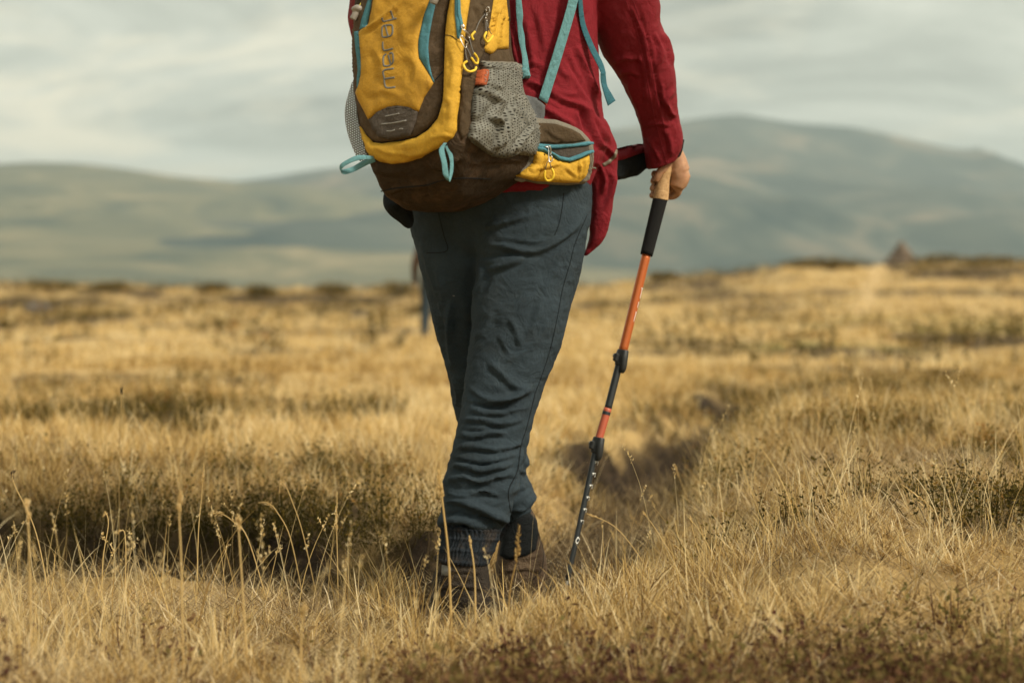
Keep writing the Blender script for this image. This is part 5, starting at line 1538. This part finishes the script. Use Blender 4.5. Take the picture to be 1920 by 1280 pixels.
# ================================================================== THE TREKKING POLE
def cork_mat():
    m, n, l = new_mat('cork')
    b = principled(n, l, 0.75, 0.3)
    tc = n.new('ShaderNodeTexCoord').outputs['Object']
    l.new(ramp(n, l, noise_node(n, l, tc, 140, 6, 0.7), [(0.3, (0.22, 0.12, 0.05)), (0.5, (0.42, 0.26, 0.12)), (0.7, (0.52, 0.34, 0.17))]), b.inputs['Base Color'])
cork_mat()
solid('foam', (0.014, 0.014, 0.014), 0.95, spec=0.1, bump=0.5, scale=300)
solid('anodised_orange', (0.46, 0.115, 0.028), 0.33, 0.35, var=0.05)
solid('painted_orange', (0.40, 0.085, 0.04), 0.5, 0.0, var=0.08)
solid('shaft_grey', (0.040, 0.045, 0.048), 0.4, 0.5, var=0.1)
solid('lock_plastic', (0.016, 0.018, 0.018), 0.45, var=0.1)
solid('print_white', (0.72, 0.72, 0.68), 0.5)
solid('steel', (0.35, 0.35, 0.34), 0.4, 1.0)
pole = tag(empty('trekking_pole', tuple(P(1058, 1116, 4.08))), 'orange and black telescopic trekking pole with cork grip in the hiker\'s right hand', 'trekking pole')
PT = [(1248, 300, 4.243), (1240, 372, 4.243), (1212, 477, 4.223), (1167, 660, 4.187), (1140, 765, 4.165), (1121, 830, 4.152), (1078, 1020, 4.108), (1058, 1116, 4.08)]
def seg_tube(a, b2, r0, r1, name, mat, par=pole, nseg=24, bulge=None):
    n_ = 16
    t = np.linspace(0, 1, n_)[:, None]
    A, B = np.array(tuple(P(*a))), np.array(tuple(P(*b2)))
    path = A * (1 - t) + B * t
    rad = r0 + (r1 - r0) * t[:, 0]
    if bulge is not None: rad = rad + bulge(t[:, 0])
    v, f = tube(path, rad, nseg)
    return mesh_obj(name, v, f, mat, par)
px2m = 4.2 / FPX
grip = seg_tube((1249, 306, 4.243), (1239.5, 366, 4.243), 12.5 * px2m, 13.0 * px2m, 'grip', 'cork', bulge=lambda t: .0012 * np.sin(t * 9))
seg_tube((1240.8, 358, 4.243), (1238.2, 374, 4.243), 14.2 * px2m, 15.0 * px2m, 'grip_collar', 'cork', grip)
foam = seg_tube((1238.5, 371, 4.2425), (1212, 478, 4.223), 14.0 * px2m, 12.0 * px2m, 'foam_grip', 'foam')
seg_tube((1213, 473, 4.224), (1167, 662, 4.187), 8.6 * px2m, 8.6 * px2m, 'upper_shaft', 'anodised_orange')
seg_tube((1168, 655, 4.188), (1139.5, 767, 4.165), 7.0 * px2m, 7.0 * px2m, 'middle_shaft', 'shaft_grey')
os_ = seg_tube((1139.7, 765, 4.1652), (1120, 832, 4.1515), 7.5 * px2m, 7.5 * px2m, 'orange_sleeve', 'painted_orange')
seg_tube((1137.6, 771.5, 4.1638), (1136, 777.5, 4.1625), 7.7 * px2m, 7.7 * px2m, 'dark_band', 'shaft_grey', os_)
low_s = seg_tube((1121, 826, 4.1525), (1064, 1088, 4.092), 5.8 * px2m, 4.6 * px2m, 'lower_shaft', 'shaft_grey')
seg_tube((1066, 1082, 4.093), (1057, 1122, 4.078), 3.2 * px2m, 1.6 * px2m, 'tip', 'steel')
def flick_lock(pts, name):
    """cam clamp: collar, lever and screw boss"""
    cx, cy, Y = pts
    ax = (Vector(P(PT[5][0], PT[5][1], PT[5][2])) - Vector(P(PT[2][0], PT[2][1], PT[2][2]))).normalized()
    c0 = P(cx, cy, Y)
    sd = Vector((1, 0, 0)); sd = (sd - ax * sd.dot(ax)).normalized()
    fr = ax.cross(sd).normalized()
    if fr.y > 0: fr = -fr
    u = px2m
    parts = [cap_tube([c0 - ax * 18 * u, c0 - ax * 6 * u, c0 + ax * 12 * u], [11 * u, 11.5 * u, 9 * u], 10, 20),
             cap_tube([c0 - sd * 8 * u - ax * 8 * u + fr * 3 * u, c0 - sd * 9 * u + ax * 6 * u + fr * 3 * u], [7.5 * u, 6.0 * u], 8, 14),
             cap_tube([c0 + sd * 3 * u - ax * 18 * u + fr * 7 * u, c0 + sd * 5 * u - ax * 2 * u + fr * 8 * u, c0 + sd * 8 * u + ax * 16 * u + fr * 7 * u, c0 + sd * 7 * u + ax * 24 * u + fr * 4 * u], [7 * u, 7.5 * u, 6 * u, 3.5 * u], 16, 14)]
    v, f = fuse(parts, .0016, 3)
    o = mesh_obj(name, v, f, 'lock_plastic', pole)
    v, f = cap_tube([c0 - sd * 13 * u - ax * 4 * u + fr * 2 * u, c0 - sd * 16.5 * u - ax * 4 * u + fr * 2 * u], [3.2 * u, 3.2 * u], 6, 12)
    mesh_obj('lock_screw', v, f, 'metal_dark', o)
    return o
flick_lock((1164, 674, 4.183), 'flick_lock')
flick_lock((1119, 838, 4.150), 'flick_lock')
# printed marks on the shafts
PBV = []
for o in pole.children:
    me = o.data
    PBV.append(bvh_of([tuple(Vector(v_.co)) for v_ in me.vertices], [tuple(p_.vertices) for p_ in me.polygons]))
def mark(strokes, name, w, par):
    mb = MB()
    for s_ in strokes:
        v, f = stroke_on(s_, PBV, w, .0004, 8, .2)
        mb.add(v, f)
    return mb.build(name, 'print_white', par)
for (mx, my) in [(1119, 867), (1114, 889), (1108.5, 911), (1103, 933), (1097.5, 955.5), (1092, 977)]:
    mark([[(mx - 3.5, my - 2.5), (mx + 3.2, my - 1.5)], [(mx + 2.6, my - 1.5), (mx + 1.2, my + 5)], [(mx - 1.6, my - 2.2), (mx - 2.4, my + 1.2)]], 'length_mark', 1.5, low_s)
mark([[(1084, 1006), (1087, 1012)], [(1087, 1012), (1081.5, 1019)], [(1081.5, 1019), (1079.5, 1013)], [(1079.5, 1013), (1084, 1006)]], 'diamond_mark', 1.8, low_s)
mark([[(1204, 541), (1199.5, 560)], [(1197.5, 566), (1195, 577)], [(1193, 584), (1188, 603)], [(1202, 540), (1206, 541)]], 'shaft_lettering', 1.3, pole.children[2] if False else [c for c in pole.children if c.name.startswith('upper_shaft')][0])

# ================================================================== THE COMPANION FAR AHEAD
fabric('brown_jacket', (0.075, 0.045, 0.030), 0.85)
comp_y = 23.0
cx0 = (814 - 960) / FPX * comp_y
cz0 = float(height(np.array([cx0]), np.array([comp_y]))[0])
comp = tag(empty('person', (cx0, comp_y, cz0)), 'distant walker in brown jacket and dark trousers half hidden behind the hiker\'s leg', 'person')
def cp(x, y, z): return (cx0 + x, comp_y + y, cz0 + z)
v, f = fuse([cap_tube([cp(-.10, 0, .92), cp(-.12, .02, .5), cp(-.13, -.06, .1)], [.10, .075, .05]), cap_tube([cp(.10, 0, .92), cp(.10, .14, .5), cp(.10, .26, .1)], [.10, .075, .05]), cap_tube([cp(-.1, 0, .95), cp(.1, 0, .95)], [.12, .12])], .014, 4)
mesh_obj('trousers', v, f, 'trouser_cloth', comp)
v, f = fuse([cap_tube([cp(0, 0, .88), cp(0, 0, 1.15), cp(0, .02, 1.40), cp(0, .02, 1.5)], [.18, .17, .17, .07]), cap_tube([cp(-.17, 0, 1.38), cp(-.26, .02, 1.12), cp(-.27, .12, .86)], [.075, .06, .045]), cap_tube([cp(.17, 0, 1.38), cp(.25, -.02, 1.12), cp(.26, .08, .86)], [.075, .06, .045])], .014, 4)
mesh_obj('jacket', v, f, 'brown_jacket', comp)
v, f = fuse([ball(cp(0, .02, 1.66), .1, .85, 1, 1.2), cap_tube([cp(0, .02, 1.45), cp(0, .02, 1.6)], [.055, .055]), cap_tube([cp(0, .02, 1.5), cp(-.17, 0, 1.38), cp(-.26, .02, 1.12), cp(-.27, .12, .88), cp(-.27, .15, .80)], [.03, .03, .03, .03, .03]), cap_tube([cp(0, .02, 1.5), cp(.17, 0, 1.38), cp(.25, -.02, 1.12), cp(.26, .08, .88), cp(.26, .11, .80)], [.03, .03, .03, .03, .03])], .014, 3)
mesh_obj('body', v, f, 'skin', comp)
v, f = fuse([ball(cp(0, .0, 1.695), .105, .9, 1, 1.08)], .012, 3)
mesh_obj('hair', v, f, 'hair', comp)
for sx_, sy_ in ((-.13, -.06), (.10, .26)):
    v, f = fuse([cap_tube([cp(sx_, sy_ - .08, .05), cp(sx_, sy_ + .02, .055), cp(sx_, sy_ + .17, .035)], [.05, .052, .04])], .012, 3)
    mesh_obj('boot', v, f, 'boot_dark', comp)

# ================================================================== STONES AND BUSHES ON THE RISE
solid('stone', (0.155, 0.115, 0.08), 0.95, var=0.4, scale=6, bump=0.5)
solid('stone_grey', (0.085, 0.07, 0.055), 0.95, var=0.4, scale=6, bump=0.5)
def boulder(c, r, sq=(1, 1, .7), seed=0.0, name='rock', mat='stone', parent=None):
    v, f = ball((0, 0, 0), r, *sq, 18, 12)
    v = np.array(v)
    v = v * (1 + .28 * fbm(v / r * 1.3 + seed, 3))[:, None]
    v = np.sign(v) * np.abs(v) ** .95 * (r ** .05)
    return mesh_obj(name, v + np.array(c), f, mat, parent)
def ridge_xy(px, Y): return (px - 960) / FPX * Y
cy_ = 71.0
cxx = ridge_xy(1690, cy_)
gz_ = float(height(np.array([cxx]), np.array([cy_]))[0])
cairn = tag(empty('cairn', (cxx, cy_, gz_)), 'brown stone cairn on top of the rise beside the pale trail', 'cairn')
k = 0
for lvl, (cnt, rad, zz) in enumerate([(7, .48, .12), (6, .34, .36), (4, .22, .58), (2, .12, .78), (1, 0, .95)]):
    for i in range(cnt):
        a = 6.283 * i / cnt + lvl * .7
        boulder((cxx + rad * math.cos(a), cy_ + rad * math.sin(a), gz_ + zz), .24 - .025 * lvl, (1, .9, .65), k * 3.7, 'stone', 'stone', cairn)
        k += 1
for (px, Y, r, lab) in [(75, 47, .34, 'grey boulder lying in the meadow at the left edge'), (672, 38, .17, 'small dark stone in the meadow left of the hiker\'s legs'), (1030, 52, .3, 'low brown stone on the slope just right of the hiker\'s thigh')]:
    gxx = ridge_xy(px, Y)
    g0 = float(height(np.array([gxx]), np.array([Y]))[0])
    o = boulder((gxx, Y, g0 + r * .3), r, (1.2, 1, .75), px * .1, 'rock', 'stone_grey')
    tag(o, lab, 'rock')
def bush(px, Y, w, h, lab, hue=.35):
    gxx = ridge_xy(px, Y)
    g0 = float(height(np.array([gxx]), np.array([Y]))[0])
    w, h = w * 1.4, h * .75
    root = tag(empty('moorland_bush', (gxx, Y, g0)), lab, 'bush', 'dark bushes along the rise')
    N = 800
    u = rng.normal(0, 1, (N, 3)); u /= np.linalg.norm(u, axis=1)[:, None]
    rr = rng.uniform(.35, 1, N) ** .5
    p = u * rr[:, None] * np.array([w / 2, w / 2, h * .55])
    p = p * (1 + .55 * fbm(u * 1.6 + px, 3))[:, None]
    p[:, 2] = np.abs(p[:, 2] + h * .4)
    p = p + np.array([gxx, Y, g0])
    v, t, tn = leaves(p, rng.uniform(.07, .15, N), .6, rng.normal(hue + .08, .25, N))
    fo = quick_mesh('foliage', v, t, 'heath_leaf', tn)
    parent_keep(fo, root)
    mb = MB()
    for i in range(6):
        a = U(0, 6.28)
        mb.add(*tube([(gxx, Y, g0 - .05), (gxx + .12 * w * math.cos(a), Y + .12 * w * math.sin(a), g0 + h * .35), (gxx + .3 * w * math.cos(a), Y + .3 * w * math.sin(a), g0 + h * .75)], [.02, .014, .007], 5))
    mb.build('stem', 'twig', root)
def U(a, b_): return rng.uniform(a, b_)
for args in [(95, 68, 1.5, .55, 'low dark bush on the skyline near the left edge'), (205, 69, 1.3, .5, 'second dark bush from the left on the skyline'), (400, 70, .9, .55, 'small dark bush on the skyline below the dip between the hills'),
             (490, 66, .8, .65, 'upright brown bush on the left skyline right of the dip'), (625, 70, 1.3, .6, 'rounded bush on the skyline left of the backpack strap'), (745, 69, 1.4, .75, 'largest skyline bush just left of the hiker\'s thigh'),
             (800, 44, .55, .4, 'small olive bush in the meadow beside the distant walker'), (1520, 70, 1.7, .55, 'wide dark bush on the right rise left of the cairn'), (1575, 68, 1.1, .5, 'small bush between the wide bush and the cairn'),
             (1762, 70, 2.0, .6, 'broad dark bush right of the cairn'), (1245, 71, 1.0, .45, 'lone low bush on the skyline right of the trekking pole'), (1860, 69, 1.8, .5, 'low bush on the skyline at the right edge')]:
    bush(*args)

# ================================================================== SEEDING GRASS STALKS THAT STAND OUT ONE BY ONE
def spikelets(mb, path, n_, size, spread, tint):
    c = catmull(path, 30)
    for i in range(n_):
        t = i / max(1, n_ - 1)
        q = c[int(t * 29)]
        ax = c[min(29, int(t * 29) + 1)] - c[max(0, int(t * 29) - 1)]
        ax = ax / (np.linalg.norm(ax) + 1e-9)
        d = rng.normal(0, 1, 3); d -= ax * (d @ ax); d /= np.linalg.norm(d) + 1e-9
        u = ax * .85 + d * spread
        u /= np.linalg.norm(u)
        q = q + d * size * (.15 + spread * .4)
        s_ = np.cross(u, d); L_ = size * U(.7, 1.2) * (.45 + .8 * math.sin(math.pi * min(1, t + .15))); W_ = L_ * .24
        e = q + u * L_; mm = q + u * L_ * .45
        vv = [q, mm + d * W_, mm + s_ * W_, mm - d * W_, mm - s_ * W_, e]
        mb.add(vv, [(0, 2, 1), (0, 3, 2), (0, 4, 3), (0, 1, 4), (5, 1, 2), (5, 2, 3), (5, 3, 4), (5, 4, 1)], tint=[float(np.clip(tint + rng.normal(0, .15), 0, 1))] * 6)
def stalk(bx, Y, tops, head, lab, rad=.0011, tint=.7, hlen=.06, mat='dry_grass'):
    X0 = (bx - 960) / FPX * Y
    z0 = float(height(np.array([X0]), np.array([Y]))[0])
    root = tag(empty('grass_stalk', (X0, Y, z0)), lab, 'grass stalk', 'seeding grass stalks round the trail')
    pts = [np.array([X0, Y, z0 - .01])] + [np.array(tuple(P(a, b_, Y + dy))) for a, b_, dy in tops]
    c = catmull(pts, 28)
    v, f = tube(c, np.linspace(rad * 1.2, rad * .7, 28), 6)
    mesh_obj('stem', v, f, mat, root, attrs={'tint': np.full(len(v), tint)})
    mb = MB()
    seglen = np.cumsum(np.r_[0, np.linalg.norm(np.diff(c, axis=0), axis=1)])
    top = c[seglen > seglen[-1] - hlen]
    if len(top) < 3: top = c[-3:]
    n_, size, spread = {'spike': (42, .0065, .22), 'panicle': (46, .0055, .95), 'bud': (26, .006, .3), 'plume': (34, .009, .28), 'thin': (24, .0055, .2)}[head]
    spikelets(mb, top, n_, size, spread, tint)
    mb.build('seed_head', 'seed_dark' if head == 'bud' else 'dry_grass', root, smooth_shade=False)
stalk(222, 4.6, [(224, 860, .02), (228, 722, .03)], 'bud', 'tallest thin stalk with a dark bud, left of the trail', hlen=.025)
stalk(190, 3.95, [(193, 1050, 0), (203, 985, .01), (199, 962, .02), (193, 968, .02)], 'thin', 'pale stalk with a hooked tip below the heath bank', hlen=.02)
stalk(232, 3.95, [(236, 1050, 0), (234, 1000, .01), (226, 994, .01), (220, 1001, .01)], 'thin', 'short hooked stalk beside the pale hooked one', hlen=.02)
stalk(505, 4.1, [(465, 1010, .02), (436, 976, .03), (412, 962, .03), (390, 964, .03)], 'panicle', 'nodding stalk with a fluffy head over the ditch', hlen=.045)
stalk(598, 4.15, [(568, 1000, .02), (548, 940, .03), (536, 912, .04), (526, 904, .04), (524, 925, .04)], 'panicle', 'arching stalk with the highest fluffy head, left of the trousers', hlen=.05)
stalk(572, 4.15, [(545, 1010, .02), (520, 960, .03), (503, 943, .03), (484, 942, .03)], 'panicle', 'arching stalk with a feathery head beside the highest one', hlen=.05)
stalk(634, 4.0, [(633, 1060, 0), (631, 980, 0), (632, 922, 0)], 'spike', 'straight upright spike left of the near boot', hlen=.10)
stalk(368, 4.05, [(372, 1000, .02), (378, 930, .03), (382, 868, .03)], 'spike', 'slender upright spike in front of the heath bank', hlen=.06)
stalk(100, 3.9, [(68, 1000, .02), (26, 905, .03), (27, 878, .03)], 'bud', 'dark tipped stalk at the left edge', hlen=.03)
stalk(468, 3.05, [(452, 1060, 0), (448, 1000, 0), (447, 965, 0)], 'plume', 'blurred golden plume close to the camera over the ditch', rad=.0015, hlen=.03)
stalk(345, 3.0, [(340, 1060, 0), (336, 960, 0), (340, 920, 0)], 'plume', 'tall blurred stalk close to the camera left of the golden plume', rad=.0015, hlen=.04)
stalk(60, 2.95, [(56, 1060, 0), (52, 960, 0), (50, 935, 0)], 'plume', 'blurred stalk close to the camera near the left edge', rad=.0016, hlen=.05)
stalk(560, 2.9, [(566, 1180, 0), (572, 1130, 0)], 'plume', 'short blurred plume in the foreground left of the boots', rad=.0015, hlen=.03)
stalk(848, 3.35, [(842, 1060, 0), (832, 960, 0), (822, 880, 0)], 'plume', 'tall straw stalk crossing in front of the near trouser leg', rad=.0022, hlen=.06, tint=.6)
stalk(950, 3.3, [(956, 1110, 0), (968, 1050, 0), (974, 985, 0)], 'plume', 'orange brown stalk in front of the far boot', rad=.0014, tint=.35, hlen=.08)
stalk(892, 3.4, [(890, 1080, 0), (880, 1004, 0)], 'thin', 'short stalk in front of the gathered trouser cuff', rad=.0018, hlen=.03)
stalk(1335, 3.95, [(1318, 1060, 0), (1303, 1010, 0), (1293, 966, 0)], 'spike', 'pale spike leaning left on the bank right of the pole', hlen=.03)
stalk(1840, 3.9, [(1790, 1000, 0), (1740, 945, 0), (1690, 907, 0)], 'thin', 'long thin stalk leaning far left on the right bank', hlen=.08)
stalk(1240, 4.1, [(1190, 1030, 0), (1150, 985, 0), (1100, 962, 0)], 'thin', 'thin straw bending left towards the trekking pole', hlen=.04)
stalk(1300, 4.1, [(1262, 1040, 0), (1225, 985, 0), (1205, 958, 0)], 'thin', 'thin bare stalk between the pole and the right bank', hlen=.02)
stalk(1510, 5.0, [(1520, 900, 0), (1534, 800, 0), (1533, 768, 0)], 'spike', 'tall pale stalk rising from the right bank', hlen=.05)
stalk(1275, 5.2, [(1290, 950, 0), (1272, 890, 0), (1264, 870, 0)], 'spike', 'blurred stalk on the trail edge right of the lower lock', hlen=.05)
